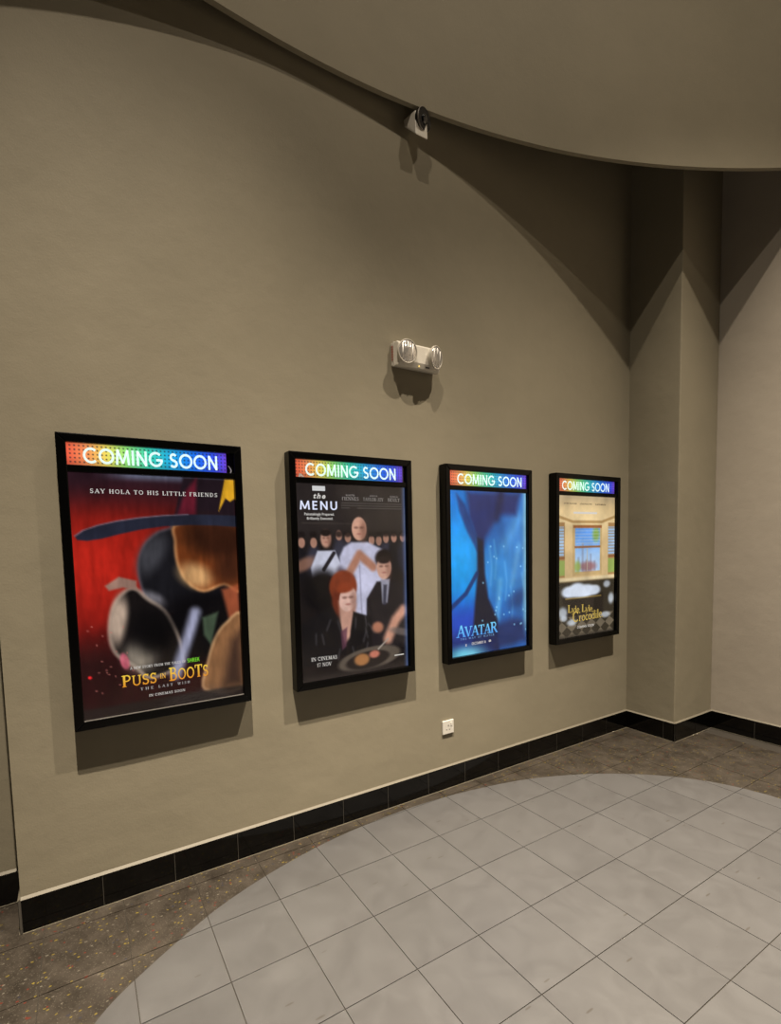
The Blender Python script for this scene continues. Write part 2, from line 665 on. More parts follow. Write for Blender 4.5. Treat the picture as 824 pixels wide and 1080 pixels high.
M_JOINT = simple('grey_joint', (0.06, 0.053, 0.043), 0.8)
for nm, runs, lab in (
        ('baseboard_back', [((XL, 0), (XC - SKT, 0), 0.298)], 'row of black skirting tiles under the four posters'),
        ('baseboard_column', [((XC, 0), (XC, YC - SKT), 0.30), ((XC - SKT, YC), (XR - SKT, YC), 0.30)], 'black skirting tiles around the corner pier'),
        ('baseboard_right', [((XR, YC), (XR, -4.0), 0.30)], 'black skirting tiles along the beige right wall'),
        ('baseboard_left', [((-2.5, YREC), (XL, YREC), 0.30), ((XL, YREC), (XL, -SKT), 0.30)], 'black skirting tiles in the recess past the poster wall')):
    root = empty(nm, (0, 0, 0))
    tag(root, lab, kind='structure')
    for p0, p1, first in runs:
        skirt_run(root, p0, p1, first, 0.30)
        grout_strip(root, p0, p1)

# ------------------------------------------------------------------ lettering
def text_mesh(s, bold=0.0, spacing=1.0, shear=0.0):
    cu = bpy.data.curves.new('lettering', 'FONT')
    cu.body = s
    cu.size = 1.0
    cu.offset = bold
    cu.space_character = spacing
    cu.shear = shear
    cu.resolution_u = 3
    cu.fill_mode = 'BOTH'
    o = bpy.data.objects.new('lettering', cu)
    COL.objects.link(o)
    dg = bpy.context.evaluated_depsgraph_get()
    me = bpy.data.meshes.new_from_object(o.evaluated_get(dg))
    bpy.data.objects.remove(o)
    bpy.data.curves.remove(cu)
    co = np.array([v.co[:2] for v in me.vertices])
    fs = [tuple(p.vertices) for p in me.polygons]
    bpy.data.meshes.remove(me)
    return co, fs


# hand-drawn serif capitals: strokes as (polyline, thick) on a 0..1 high cell
def arc(cx, cy, rx, ry, a, b_, n=12):
    return [(cx + rx * math.cos(math.radians(a + (b_ - a) * i / n)), cy + ry * math.sin(math.radians(a + (b_ - a) * i / n)))
            for i in range(n + 1)]


T, H_ = 0.17, 0.075     # thick, thin


def ser(x, y, w_=0.30):
    return ([(x - w_ / 2, y), (x + w_ / 2, y)], H_)


B0, B1 = H_ / 2, 1 - H_ / 2
SERIF = {
    'A': (0.84, [([(0.10, B0), (0.42, 1)], H_), ([(0.42, 1), (0.72, B0)], T), ([(0.22, 0.36), (0.60, 0.36)], H_), ser(0.10, B0), ser(0.73, B0)]),
    'B': (0.74, [([(0.17, 0), (0.17, 1)], T), ([(0.1, B1), (0.36, B1)] + arc(0.36, 0.76, 0.20, 0.20, 90, -90) + [(0.17, 0.54)], 0.10),
                 ([(0.17, 0.54), (0.38, 0.54)] + arc(0.38, 0.29, 0.24, 0.25, 90, -90) + [(0.1, B0)], 0.12), ser(0.14, B0), ser(0.14, B1)]),
    'C': (0.82, [(arc(0.45, 0.5, 0.33, 0.45, 45, 315, 20), 0.13), ([(0.70, 0.72), (0.72, 0.98)], H_)]),
    'D': (0.84, [([(0.17, 0), (0.17, 1)], T), ([(0.1, B1), (0.36, B1)] + arc(0.36, 0.5, 0.32, 0.46, 90, -90) + [(0.1, B0)], 0.12)]),
    'E': (0.68, [([(0.17, 0), (0.17, 1)], T), ([(0.05, B0), (0.58, B0)], H_), ([(0.05, B1), (0.56, B1)], H_), ([(0.17, 0.52), (0.44, 0.52)], H_),
                 ([(0.58, 0), (0.60, 0.24)], H_), ([(0.55, 0.78), (0.56, 1)], H_)]),
    'F': (0.64, [([(0.17, 0), (0.17, 1)], T), ser(0.17, B0), ([(0.05, B1), (0.56, B1)], H_), ([(0.17, 0.50), (0.44, 0.50)], H_), ([(0.55, 0.76), (0.56, 1)], H_)]),
    'G': (0.86, [(arc(0.45, 0.5, 0.33, 0.45, 45, 330, 20), 0.13), ([(0.72, 0.05), (0.72, 0.45)], T), ser(0.70, 0.45)]),
    'H': (0.86, [([(0.17, 0), (0.17, 1)], T), ([(0.67, 0), (0.67, 1)], T), ([(0.17, 0.52), (0.67, 0.52)], H_), ser(0.17, B0), ser(0.17, B1), ser(0.67, B0), ser(0.67, B1)]),
    'I': (0.38, [([(0.19, 0), (0.19, 1)], T), ser(0.19, B0), ser(0.19, B1)]),
    'J': (0.52, [([(0.34, 1), (0.34, 0.24)] + arc(0.20, 0.20, 0.14, 0.16, 0, -150), 0.13), ser(0.34, B1)]),
    'K': (0.82, [([(0.17, 0), (0.17, 1)], T), ([(0.18, 0.40), (0.62, B1)], H_), ([(0.34, 0.52), (0.68, B0)], T), ser(0.17, B0), ser(0.17, B1), ser(0.62, B1), ser(0.68, B0)]),
    'L': (0.64, [([(0.17, 0), (0.17, 1)], T), ser(0.17, B1), ([(0.05, B0), (0.56, B0)], H_), ([(0.57, 0), (0.59, 0.26)], H_)]),
    'M': (1.02, [([(0.15, 0), (0.17, 1)], H_), ([(0.20, 1), (0.51, 0.04)], T), ([(0.51, 0.04), (0.82, 1)], H_), ([(0.86, 0), (0.84, 1)], T), ser(0.15, B0), ser(0.86, B0), ser(0.15, B1, 0.2), ser(0.88, B1, 0.2)]),
    'N': (0.90, [([(0.15, 0), (0.15, 1)], H_), ([(0.17, 1), (0.74, 0)], T), ([(0.75, 0), (0.75, 1)], H_), ser(0.15, B0), ser(0.12, B1), ser(0.75, B1)]),
    'O': (0.88, [(arc(0.44, 0.5, 0.34, 0.45, 0, 360, 28), 0.13)]),
    'P': (0.70, [([(0.17, 0), (0.17, 1)], T), ([(0.1, B1), (0.36, B1)] + arc(0.36, 0.73, 0.23, 0.24, 90, -90) + [(0.17, 0.49)], 0.11), ser(0.17, B0), ser(0.14, B1)]),
    'R': (0.80, [([(0.17, 0), (0.17, 1)], T), ([(0.1, B1), (0.36, B1)] + arc(0.36, 0.75, 0.21, 0.22, 90, -90) + [(0.17, 0.53)], 0.11), ([(0.38, 0.53), (0.68, B0)], T), ser(0.17, B0), ser(0.14, B1), ser(0.70, B0, 0.2)]),
    'S': (0.64, [(arc(0.31, 0.73, 0.19, 0.225, 35, 270, 16) + arc(0.31, 0.27, 0.21, 0.235, 90, -145, 16), 0.13), ([(0.50, 0.76), (0.52, 0.99)], H_), ([(0.09, 0.0), (0.10, 0.25)], H_)]),
    'T': (0.76, [([(0.38, 0), (0.38, 1)], T), ser(0.38, B0), ([(0.06, B1), (0.70, B1)], H_), ([(0.07, 0.76), (0.06, 1)], H_), ([(0.69, 0.76), (0.70, 1)], H_)]),
    'U': (0.86, [([(0.17, 1), (0.17, 0.32)] + arc(0.43, 0.32, 0.26, 0.27, 180, 360) + [(0.69, 1)], 0.12), ser(0.17, B1), ser(0.69, B1)]),
    'V': (0.84, [([(0.11, 1), (0.43, 0)], T), ([(0.43, 0), (0.74, 1)], H_), ser(0.11, B1), ser(0.74, B1)]),
    'W': (1.16, [([(0.10, 1), (0.36, 0)], T), ([(0.36, 0), (0.58, 1)], H_), ([(0.56, 1), (0.82, 0)], T), ([(0.82, 0), (1.05, 1)], H_), ser(0.10, B1), ser(0.57, B1), ser(1.05, B1)]),
    'X': (0.82, [([(0.11, B1), (0.70, B0)], T), ([(0.11, B0), (0.70, B1)], H_), ser(0.11, B0), ser(0.70, B0), ser(0.11, B1), ser(0.70, B1)]),
    'Y': (0.80, [([(0.10, 1), (0.40, 0.45)], T), ([(0.40, 0.45), (0.70, 1)], H_), ([(0.40, 0), (0.40, 0.47)], T), ser(0.40, B0), ser(0.10, B1), ser(0.70, B1)]),
    '1': (0.46, [([(0.24, 0), (0.24, 1)], T), ser(0.24, B0), ([(0.06, 0.80), (0.24, 0.97)], H_)]),
    '7': (0.62, [([(0.06, B1), (0.56, B1), (0.24, 0)], 0.13), ([(0.07, 0.76), (0.06, 1)], H_)]),
    '-': (0.40, [([(0.06, 0.45), (0.34, 0.45)], 0.10)]),
    ',': (0.22, [([(0.11, 0.08), (0.06, -0.14)], 0.11)]),
    'l': (0.32, [([(0.16, 0), (0.16, 1.04)], 0.13), ser(0.16, B0, 0.22), ([(0.05, 1.02), (0.16, 1.02)], H_)]),
    'y': (0.60, [([(0.08, 0.64), (0.30, 0.02)], 0.13), ([(0.54, 0.64), (0.30, 0.02), (0.18, -0.28), (0.04, -0.26)], H_), ser(0.08, 0.64, 0.2), ser(0.54, 0.64, 0.2)]),
    'e': (0.54, [([(0.08, 0.36), (0.46, 0.36)] + arc(0.27, 0.33, 0.20, 0.30, 10, 320, 16), 0.10)]),
    'r': (0.48, [([(0.16, 0), (0.16, 0.64)], 0.13), ([(0.16, 0.44), (0.28, 0.62), (0.42, 0.58)], 0.10), ser(0.16, B0, 0.24)]),
    'o': (0.58, [(arc(0.29, 0.32, 0.21, 0.29, 0, 360, 20), 0.11)]),
    'c': (0.50, [(arc(0.29, 0.32, 0.20, 0.29, 45, 315, 16), 0.11)]),
    'd': (0.62, [(arc(0.27, 0.32, 0.20, 0.29, 0, 360, 20), 0.10), ([(0.48, 0), (0.48, 1.04)], 0.12)]),
    'i': (0.32, [([(0.16, 0), (0.16, 0.64)], 0.13), ([(0.16, 0.80), (0.16, 0.93)], 0.13), ser(0.16, B0, 0.22)]),
    '.': (0.24, [([(0.12, 0.0), (0.12, 0.13)], 0.13)]),
    ' ': (0.36, []),
}


SW = 0.16
SANS = {
    'A': (0.84, [([(0.08, 0), (0.42, 1)], SW), ([(0.42, 1), (0.76, 0)], SW), ([(0.20, 0.33), (0.64, 0.33)], SW)]),
    'B': (0.66, [([(0.14, 0), (0.14, 1)], SW), ([(0.14, 0.92), (0.30, 0.92)] + arc(0.30, 0.73, 0.18, 0.19, 90, -90) + [(0.14, 0.54)], SW),
                 ([(0.14, 0.54), (0.32, 0.54)] + arc(0.32, 0.31, 0.23, 0.23, 90, -90) + [(0.14, 0.08)], SW)]),
    'C': (0.94, [(arc(0.52, 0.5, 0.43, 0.43, 48, 312, 24), SW)]),
    'D': (0.84, [([(0.14, 0), (0.14, 1)], SW), ([(0.14, 0.92), (0.32, 0.92)] + arc(0.32, 0.5, 0.40, 0.42, 90, -90) + [(0.14, 0.08)], SW)]),
    'E': (0.60, [([(0.14, 0), (0.14, 1)], SW), ([(0.14, 0.08), (0.54, 0.08)], SW), ([(0.14, 0.92), (0.54, 0.92)], SW), ([(0.14, 0.51), (0.50, 0.51)], SW)]),
    'G': (1.02, [(arc(0.52, 0.5, 0.43, 0.43, 45, 355, 26), SW), ([(0.54, 0.46), (1.0, 0.46)], SW)]),
    'I': (0.28, [([(0.14, 0), (0.14, 1)], SW)]),
    'M': (1.00, [([(0.10, 0), (0.18, 1)], SW), ([(0.18, 0.97), (0.50, 0.10)], SW * 0.9), ([(0.50, 0.10), (0.82, 0.97)], SW * 0.9), ([(0.82, 1), (0.90, 0)], SW)]),
    'N': (0.84, [([(0.14, 0), (0.14, 1)], SW), ([(0.14, 0.95), (0.70, 0.05)], SW), ([(0.70, 0), (0.70, 1)], SW)]),
    'O': (1.04, [(arc(0.52, 0.5, 0.43, 0.43, 0, 360, 32), SW)]),
    'R': (0.70, [([(0.14, 0), (0.14, 1)], SW), ([(0.14, 0.92), (0.32, 0.92)] + arc(0.32, 0.71, 0.21, 0.21, 90, -90) + [(0.14, 0.50)], SW), ([(0.32, 0.5), (0.60, 0)], SW)]),
    'S': (0.66, [(arc(0.32, 0.72, 0.20, 0.20, 30, 270, 16) + arc(0.32, 0.28, 0.22, 0.21, 90, -150, 16), SW)]),
    'T': (0.62, [([(0.31, 0), (0.31, 1)], SW), ([(0.02, 0.92), (0.60, 0.92)], SW)]),
    'U': (0.80, [([(0.14, 1), (0.14, 0.36)] + arc(0.40, 0.34, 0.26, 0.27, 180, 360) + [(0.66, 1)], SW)]),
    'H': (0.80, [([(0.14, 0), (0.14, 1)], SW), ([(0.66, 0), (0.66, 1)], SW), ([(0.14, 0.51), (0.66, 0.51)], SW)]),
    'K': (0.72, [([(0.14, 0), (0.14, 1)], SW), ([(0.16, 0.42), (0.60, 1)], SW), ([(0.30, 0.60), (0.64, 0)], SW)]),
    '1': (0.40, [([(0.24, 0), (0.24, 1)], SW), ([(0.06, 0.80), (0.24, 0.95)], 0.12)]),
    '6': (0.66, [(arc(0.32, 0.32, 0.24, 0.25, 0, 360, 24), SW), ([(0.10, 0.40), (0.42, 1)], SW)]),
    ' ': (0.36, []),
}


def sans_mesh(s, spacing=0.05):
    return serif_mesh(s, spacing, None, SANS)


def serif_mesh(s, spacing=0.06, scales=None, font=None):
    co, fs = [], []
    x = 0.0
    for i, ch in enumerate(s):
        adv, strokes = (font or SERIF)[ch]
        k = scales[i] if scales else 1.0
        for n_, (pl, wd) in enumerate(strokes):
            P = [np.array(q) for q in pl]
            L_, R_ = [], []
            for j in range(len(P)):
                if j == 0:
                    t = P[1] - P[0]
                elif j == len(P) - 1:
                    t = P[-1] - P[-2]
                else:
                    a, b_ = P[j] - P[j - 1], P[j + 1] - P[j]
                    t = a / (np.linalg.norm(a) + 1e-9) + b_ / (np.linalg.norm(b_) + 1e-9)
                t = t / (np.linalg.norm(t) + 1e-9)
                nn = np.array([-t[1], t[0]])
                L_.append(P[j] + nn * wd / 2)
                R_.append(P[j] - nn * wd / 2)
            o = len(co)
            for a, b_ in zip(L_, R_):
                co += [(a[0] * k + x, a[1] * k), (b_[0] * k + x, b_[1] * k)]
            for j in range(len(P) - 1):
                fs.append((o + 2 * j, o + 2 * j + 1, o + 2 * j + 3, o + 2 * j + 2))
        x += (adv + spacing) * k
    return np.array(co), fs


def place_text(parent, name, data, mat, u0, u1, v0, v1, y, rise=0.0, vcol=None):
    co, fs = data
    lo, hi = co.min(0), co.max(0)
    q = (co - lo) / np.maximum(hi - lo, 1e-9)
    U = u0 + q[:, 0] * (u1 - u0)
    V = v0 + q[:, 1] * (v1 - v0) + rise * q[:, 0]
    m_ = MB()
    m_.v = [(float(a), y, float(b_)) for a, b_ in zip(U, V)]
    m_.f = fs
    o = m_.obj(name, mat, parent)
    # all faces towards the room (-y)
    bm = bmesh.new()
    bm.from_mesh(o.data)
    for f in bm.faces:
        f.normal_update()
        if f.normal.y > 0:
            f.normal_flip()
    bm.to_mesh(o.data)
    bm.free()
    return o


# ------------------------------------------------------------------ poster artwork (flat print, one colour per sheet point)
def grid_st(nu, nv):
    s, t = np.meshgrid(np.linspace(0, 1, nu), np.linspace(0, 1, nv))
    return s, t


def sm(x, a, b_):
    t = np.clip((x - a) / (b_ - a), 0, 1)
    return t * t * (3 - 2 * t)


def ell(s, t, cx, cy, rx, ry, rot=0.0, soft=0.12):
    dx, dy = s - cx, (t - cy) * 1.51
    ry = ry * 1.51
    c, n_ = math.cos(rot), math.sin(rot)
    a, b_ = dx * c + dy * n_, -dx * n_ + dy * c
    d_ = np.sqrt((a / rx) ** 2 + (b_ / ry) ** 2)
    return 1 - sm(d_, 1 - soft, 1 + soft)


def poly(s, t, P, soft=0.012):
    ins = np.zeros_like(s, dtype=bool)
    dm = np.full_like(s, 9.0)
    n = len(P)
    for i in range(n):
        x1, y1 = P[i]
        x2, y2 = P[(i + 1) % n]
        if y1 != y2:
            c = ((y1 > t) != (y2 > t)) & (s < (x2 - x1) * (t - y1) / (y2 - y1) + x1)
            ins ^= c
        ex, ey = x2 - x1, (y2 - y1) * 1.51
        wx, wy = s - x1, (t - y1) * 1.51
        k = np.clip((wx * ex + wy * ey) / (ex * ex + ey * ey + 1e-12), 0, 1)
        dm = np.minimum(dm, np.hypot(wx - k * ex, wy - k * ey))
    sd = np.where(ins, -dm, dm)
    return 1 - sm(sd, -soft, soft)


def stroke(s, t, P, wd, soft=0.006):
    dm = np.full_like(s, 9.0)
    for (x1, y1), (x2, y2) in zip(P[:-1], P[1:]):
        ex, ey = x2 - x1, (y2 - y1) * 1.51
        wx, wy = s - x1, (t - y1) * 1.51
        k = np.clip((wx * ex + wy * ey) / (ex * ex + ey * ey + 1e-12), 0, 1)
        dm = np.minimum(dm, np.hypot(wx - k * ex, wy - k * ey))
    return 1 - sm(dm, wd - soft, wd + soft)


def noise2(s, t, fx, fy, seed, octv=4):
    rg = np.random.default_rng(seed)
    out = np.zeros_like(s)
    amp, tot = 1.0, 0.0
    for _ in range(octv):
        G = rg.random((int(fy) + 2, int(fx) + 2))
        x, y = s * int(fx), t * int(fy)
        i, j = np.minimum(x.astype(int), int(fx)), np.minimum(y.astype(int), int(fy))
        a, b_ = x - i, y - j
        a, b_ = a * a * (3 - 2 * a), b_ * b_ * (3 - 2 * b_)
        v = (G[j, i] * (1 - a) + G[j, i + 1] * a) * (1 - b_) + (G[j + 1, i] * (1 - a) + G[j + 1, i + 1] * a) * b_
        out += amp * v
        tot += amp
        amp *= 0.5
        fx, fy = fx * 2, fy * 2
    return out / tot


def C(r, g, b_):
    return np.array([r, g, b_], float)


def lay(img, m, col, k=1.0):
    m = (m * k)[..., None]
    return img * (1 - m) + col * m


def mixv(a, b_, m):
    m = m[..., None]
    return a * (1 - m) + b_ * m


def art_red(s, t):
    n = noise2(s, t, 6, 9, 3)
    fur = noise2(s, t, 40, 14, 5, 3)
    img = np.ones(s.shape + (3,)) * C(46, 17, 20)
    img = lay(img, ell(s, t, 0.18, 0.42, 0.62, 0.34, 0, 0.8), C(150, 30, 22))
    img = lay(img, ell(s, t, 0.12, 0.34, 0.34, 0.14, 0, 0.9), C(190, 40, 28), 0.6)
    img = lay(img, sm(t, 0.56, 0.80), C(40, 14, 16))
    img = lay(img, 1 - sm(t, 0.0, 0.20), C(44, 26, 34), 0.95)
    img = lay(img, (1 - sm(t, 0.0, 0.035)) * sm(s, 0.1, 0.4), C(110, 122, 146), 0.7)
    # layered plain rounded forms in the sheet's colours, each with a pale edge
    img = lay(img, poly(s, t, [(0.66, 0.0), (1, 0.0), (1, 0.20), (0.58, 0.20)], 0.012), C(34, 24, 30))
    img = lay(img, poly(s, t, [(0.67, 0.06), (0.745, 0.0), (0.73, 0.18), (0.60, 0.18)], 0.02), C(112, 30, 46), 0.85)

    def form(P, fill, edge, k=0.9, w_=0.010):
        nonlocal img
        P = closed_spline(P, 5)
        img = lay(img, poly(s, t, P, 0.010), fill)
        img = lay(img, stroke(s, t, P, w_, 0.012), edge, k)
    form([(1.02, 0.40), (0.62, 0.20), (0.56, 0.22), (0.48, 0.24), (0.40, 0.29), (0.36, 0.36), (0.36, 0.44), (0.40, 0.52), (0.50, 0.58), (0.66, 0.58), (1.02, 0.60)], C(26, 25, 29), C(92, 90, 100), 0.6)
    img = lay(img, ell(s, t, 0.44, 0.33, 0.07, 0.09, 0.5, 0.6), C(74, 74, 80), 0.7)
    img = lay(img, ell(s, t, 0.43, 0.53, 0.09, 0.035, 0.6, 0.5), C(150, 146, 154), 0.7)
    img = lay(img, ell(s, t, 0.80, 0.66, 0.40, 0.16, 0, 0.3), C(14, 12, 14))
    form([(1.02, 0.20), (0.62, 0.20), (0.59, 0.28), (0.60, 0.38), (0.66, 0.46), (0.76, 0.50), (0.90, 0.475), (1.02, 0.50)], C(120, 60, 28), C(214, 150, 96), 0.75)
    img = lay(img, ell(s, t, 0.88, 0.27, 0.24, 0.09, 0.25, 0.5), C(46, 24, 16), 0.9)
    img = lay(img, ell(s, t, 0.71, 0.43, 0.11, 0.05, 0.45, 0.6), C(222, 178, 122), 0.8)
    img = lay(img, ell(s, t, 0.95, 0.41, 0.12, 0.07, 0.1, 0.7), C(56, 30, 20), 0.85)
    img = lay(img, poly(s, t, [(0.88, 0.50), (1.0, 0.48), (1.0, 0.66), (0.92, 0.63)], 0.02), C(164, 84, 54), 0.85)
    form([(0.60, 0.80), (0.52, 0.60), (0.40, 0.52), (0.32, 0.47), (0.24, 0.50), (0.19, 0.56), (0.17, 0.66), (0.20, 0.74), (0.30, 0.80), (0.40, 0.86)], C(24, 20, 20), C(176, 156, 140), 0.75, 0.012)
    img = lay(img, ell(s, t, 0.225, 0.60, 0.05, 0.10, 0.15, 0.5), C(196, 172, 152), 0.85)
    img = lay(img, poly(s, t, [(0.16, 0.455), (0.24, 0.42), (0.34, 0.44), (0.34, 0.48), (0.26, 0.465), (0.18, 0.475)], 0.010), C(150, 122, 108), 0.95)
    img = lay(img, ell(s, t, 0.34, 0.76, 0.09, 0.06, 0.5, 0.7), C(176, 164, 146), 0.8)
    img = lay(img, ell(s, t, 0.245, 0.775, 0.025, 0.035, -0.2, 0.3), C(206, 96, 116), 0.85)
    img = lay(img, ell(s, t, 0.42, 0.66, 0.13, 0.10, 0, 0.5), C(14, 12, 13), 0.9)
    img = lay(img, stroke(s, t, [(0.695, 0.595), (0.64, 0.70), (0.55, 0.86)], 0.035, 0.030), C(166, 168, 196), 0.9)
    img = lay(img, poly(s, t, [(0.74, 0.62), (0.85, 0.60), (0.79, 0.75), (0.745, 0.70)], 0.015), C(78, 96, 74), 0.8)
    form([(1.02, 0.63), (0.90, 0.655), (0.82, 0.72), (0.765, 0.82), (0.735, 0.95), (1.02, 0.95)], C(134, 94, 62), C(206, 162, 116), 0.7)
    img = lay(img, poly(s, t, [(0.93, 0.74), (1.0, 0.70), (1.0, 0.95), (0.86, 0.95)], 0.06), C(48, 32, 28), 0.85)
    # wide dark sweep
    up = [(0.015, 0.250), (0.06, 0.228), (0.14, 0.208), (0.25, 0.190), (0.38, 0.176), (0.52, 0.166), (0.68, 0.160), (0.85, 0.160), (1.01, 0.163)]
    dn = [(1.01, 0.215), (0.85, 0.208), (0.68, 0.206), (0.52, 0.212), (0.38, 0.226), (0.26, 0.244), (0.16, 0.262), (0.08, 0.270), (0.025, 0.266)]
    img = lay(img, poly(s, t, up + dn, 0.006), C(38, 40, 54))
    img = lay(img, stroke(s, t, up[:7], 0.004, 0.005), C(140, 134, 150), 0.6)
    img = lay(img, poly(s, t, [(0.935, 0.0), (1.0, 0.0), (1.0, 0.085), (0.965, 0.10), (0.935, 0.085), (0.885, 0.145)], 0.006), C(228, 170, 40), 0.95)
    # dust specks and stray curl marks low on the red ground
    rg = np.random.default_rng(2)
    for _ in range(22):
        img = lay(img, ell(s, t, rg.uniform(0.02, 0.3), rg.uniform(0.6, 0.92), 0.005, 0.003, 0, 0.6), C(196, 120, 110), 0.7)
    img = lay(img, ell(s, t, 0.045, 0.825, 0.010, 0.006, 0.4, 0.5), C(236, 40, 44))
    img = lay(img, sm(t, 0.945, 0.965), C(34, 28, 27), 0.85)  # grey floor reflection painted into the foot of the sheet
    return img * (0.70 + 0.36 * n + 0.26 * fur)[..., None]


def art_dinner(s, t):
    n = noise2(s, t, 7, 10, 11) * 0.6 + noise2(s, t, 30, 40, 12, 3) * 0.4
    img = np.ones(s.shape + (3,)) * C(44, 38, 37)
    img = lay(img, sm(t, 0.20, 0.34), C(30, 25, 25))
    img = lay(img, stroke(s, t, [(0.05, 0.195), (0.62, 0.20)], 0.003, 0.004), C(74, 66, 60), 0.7)
    rg = np.random.default_rng(4)
    # plain rounded shapes standing in for a crowd
    for cx in (0.04, 0.14, 0.36, 0.44, 0.66, 0.73, 0.80, 0.88, 0.97):
        cy = 0.275 + rg.uniform(-0.02, 0.02)
        img = lay(img, ell(s, t, cx, cy + 0.10, 0.06, 0.085, 0, 0.4), C(*[(34, 34, 44), (52, 52, 66), (24, 22, 26)][int(rg.integers(3))]))
        img = lay(img, ell(s, t, cx, cy, 0.028, 0.026, 0, 0.2), C(178, 132, 112), 0.9)
    img = lay(img, ell(s, t, 0.06, 0.40, 0.10, 0.03, -0.4, 0.5), C(168, 120, 98), 0.7)
    img = lay(img, poly(s, t, [(0.17, 0.335), (0.32, 0.335), (0.38, 0.42), (0.36, 0.47), (0.12, 0.47), (0.11, 0.42)], 0.010), C(198, 200, 218))
    img = lay(img, stroke(s, t, [(0.31, 0.35), (0.22, 0.43)], 0.016), C(34, 30, 36))
    img = lay(img, ell(s, t, 0.245, 0.275, 0.045, 0.045, 0, 0.25), C(188, 142, 122))
    img = lay(img, ell(s, t, 0.20, 0.54, 0.16, 0.11, 0, 0.35), C(16, 14, 16))
    # tall pale shape
    img = lay(img, poly(s, t, [(0.47, 0.295), (0.62, 0.295), (0.76, 0.335), (0.80, 0.45), (0.72, 0.70), (0.50, 0.70), (0.36, 0.50), (0.36, 0.37), (0.40, 0.32)], 0.015), C(192, 192, 216))
    img = lay(img, stroke(s, t, [(0.36, 0.44), (0.46, 0.48)], 0.03, 0.03), C(70, 62, 74), 0.8)
    img = lay(img, stroke(s, t, [(0.54, 0.42), (0.55, 0.68)], 0.006, 0.008), C(140, 138, 160), 0.7)
    img = lay(img, stroke(s, t, [(0.45, 0.45), (0.54, 0.36), (0.67, 0.43)], 0.035, 0.02), C(176, 124, 102))
    img = lay(img, ell(s, t, 0.545, 0.225, 0.068, 0.062, 0, 0.1), C(206, 158, 136))
    img = lay(img, ell(s, t, 0.575, 0.235, 0.03, 0.05, 0, 0.6), C(140, 96, 80), 0.5)
    # dark shape right
    img = lay(img, poly(s, t, [(0.70, 0.51), (0.88, 0.51), (1.0, 0.57), (1.0, 0.88), (0.58, 0.88), (0.60, 0.60)], 0.012), C(30, 26, 30))
    img = lay(img, poly(s, t, [(0.74, 0.50), (0.83, 0.50), (0.80, 0.63), (0.75, 0.63)], 0.012), C(150, 150, 166))
    img = lay(img, poly(s, t, [(0.765, 0.53), (0.80, 0.53), (0.785, 0.64), (0.755, 0.64)], 0.01), C(62, 62, 76))
    img = lay(img, ell(s, t, 0.775, 0.385, 0.085, 0.05, 0, 0.25), C(28, 20, 20))
    img = lay(img, ell(s, t, 0.775, 0.435, 0.072, 0.065, 0, 0.12), C(206, 160, 140))
    # auburn shape left of centre
    img = lay(img, ell(s, t, 0.385, 0.525, 0.125, 0.085, 0, 0.12), C(128, 56, 32))
    img = lay(img, ell(s, t, 0.335, 0.60, 0.055, 0.075, 0, 0.35), C(104, 44, 28))
    img = lay(img, poly(s, t, [(0.34, 0.60), (0.50, 0.62), (0.46, 0.78), (0.36, 0.84)], 0.02), C(196, 150, 132))
    img = lay(img, ell(s, t, 0.425, 0.590, 0.078, 0.068, 0.2, 0.1), C(218, 178, 164))
    img = lay(img, poly(s, t, [(0.02, 0.70), (0.28, 0.62), (0.35, 0.72), (0.40, 0.88), (0.02, 0.92)], 0.012), C(24, 22, 24))
    img = lay(img, poly(s, t, [(0.47, 0.66), (0.64, 0.70), (0.64, 0.90), (0.42, 0.90), (0.44, 0.76)], 0.012), C(22, 20, 22))
    img = lay(img, poly(s, t, [(0.35, 0.76), (0.41, 0.74), (0.40, 0.84), (0.36, 0.86)], 0.01), C(96, 58, 74), 0.8)
    for k in range(12):
        a, b_ = rg.uniform(0.06, 0.62), rg.uniform(0.66, 0.86)
        img = lay(img, stroke(s, t, [(a, b_), (a + rg.uniform(-0.06, 0.06), b_ + 0.05)], 0.006, 0.012), C(88, 84, 88), 0.6)
    img = lay(img, stroke(s, t, [(0.96, 0.68), (0.88, 0.73), (0.80, 0.83)], 0.045, 0.03), C(206, 152, 128))
    img = lay(img, ell(s, t, 0.70, 0.76, 0.055, 0.03, 0.2, 0.4), C(168, 112, 88))
    img = lay(img, ell(s, t, 0.94, 0.80, 0.12, 0.02, 0.25, 0.5), C(112, 100, 96), 0.8)
    # platter
    img = lay(img, ell(s, t, 0.62, 0.925, 0.30, 0.062, -0.08, 0.1), C(94, 84, 74))
    img = lay(img, ell(s, t, 0.60, 0.93, 0.21, 0.045, -0.08, 0.12), C(40, 34, 32))
    img = lay(img, ell(s, t, 0.54, 0.925, 0.07, 0.032, 0, 0.3), C(168, 116, 72))
    img = lay(img, ell(s, t, 0.66, 0.905, 0.05, 0.02, 0, 0.4), C(190, 116, 96))
    img = lay(img, stroke(s, t, [(0.80, 0.83), (0.70, 0.88)], 0.006), C(170, 160, 150))
    for cx, cy, r_, hair in ((0.545, 0.225, 0.064, None), (0.775, 0.435, 0.066, (30, 22, 22)), (0.425, 0.590, 0.070, None), (0.245, 0.275, 0.042, (24, 18, 18))):
        img = lay(img, ell(s, t, cx - r_ * 0.42, cy - r_ * 0.10, r_ * 0.30, r_ * 0.10, 0, 0.7), C(92, 60, 52), 0.6)
        img = lay(img, ell(s, t, cx + r_ * 0.38, cy - r_ * 0.10, r_ * 0.30, r_ * 0.10, 0, 0.7), C(92, 60, 52), 0.6)
        img = lay(img, ell(s, t, cx, cy + r_ * 0.42, r_ * 0.34, r_ * 0.08, 0, 0.7), C(150, 86, 78), 0.6)
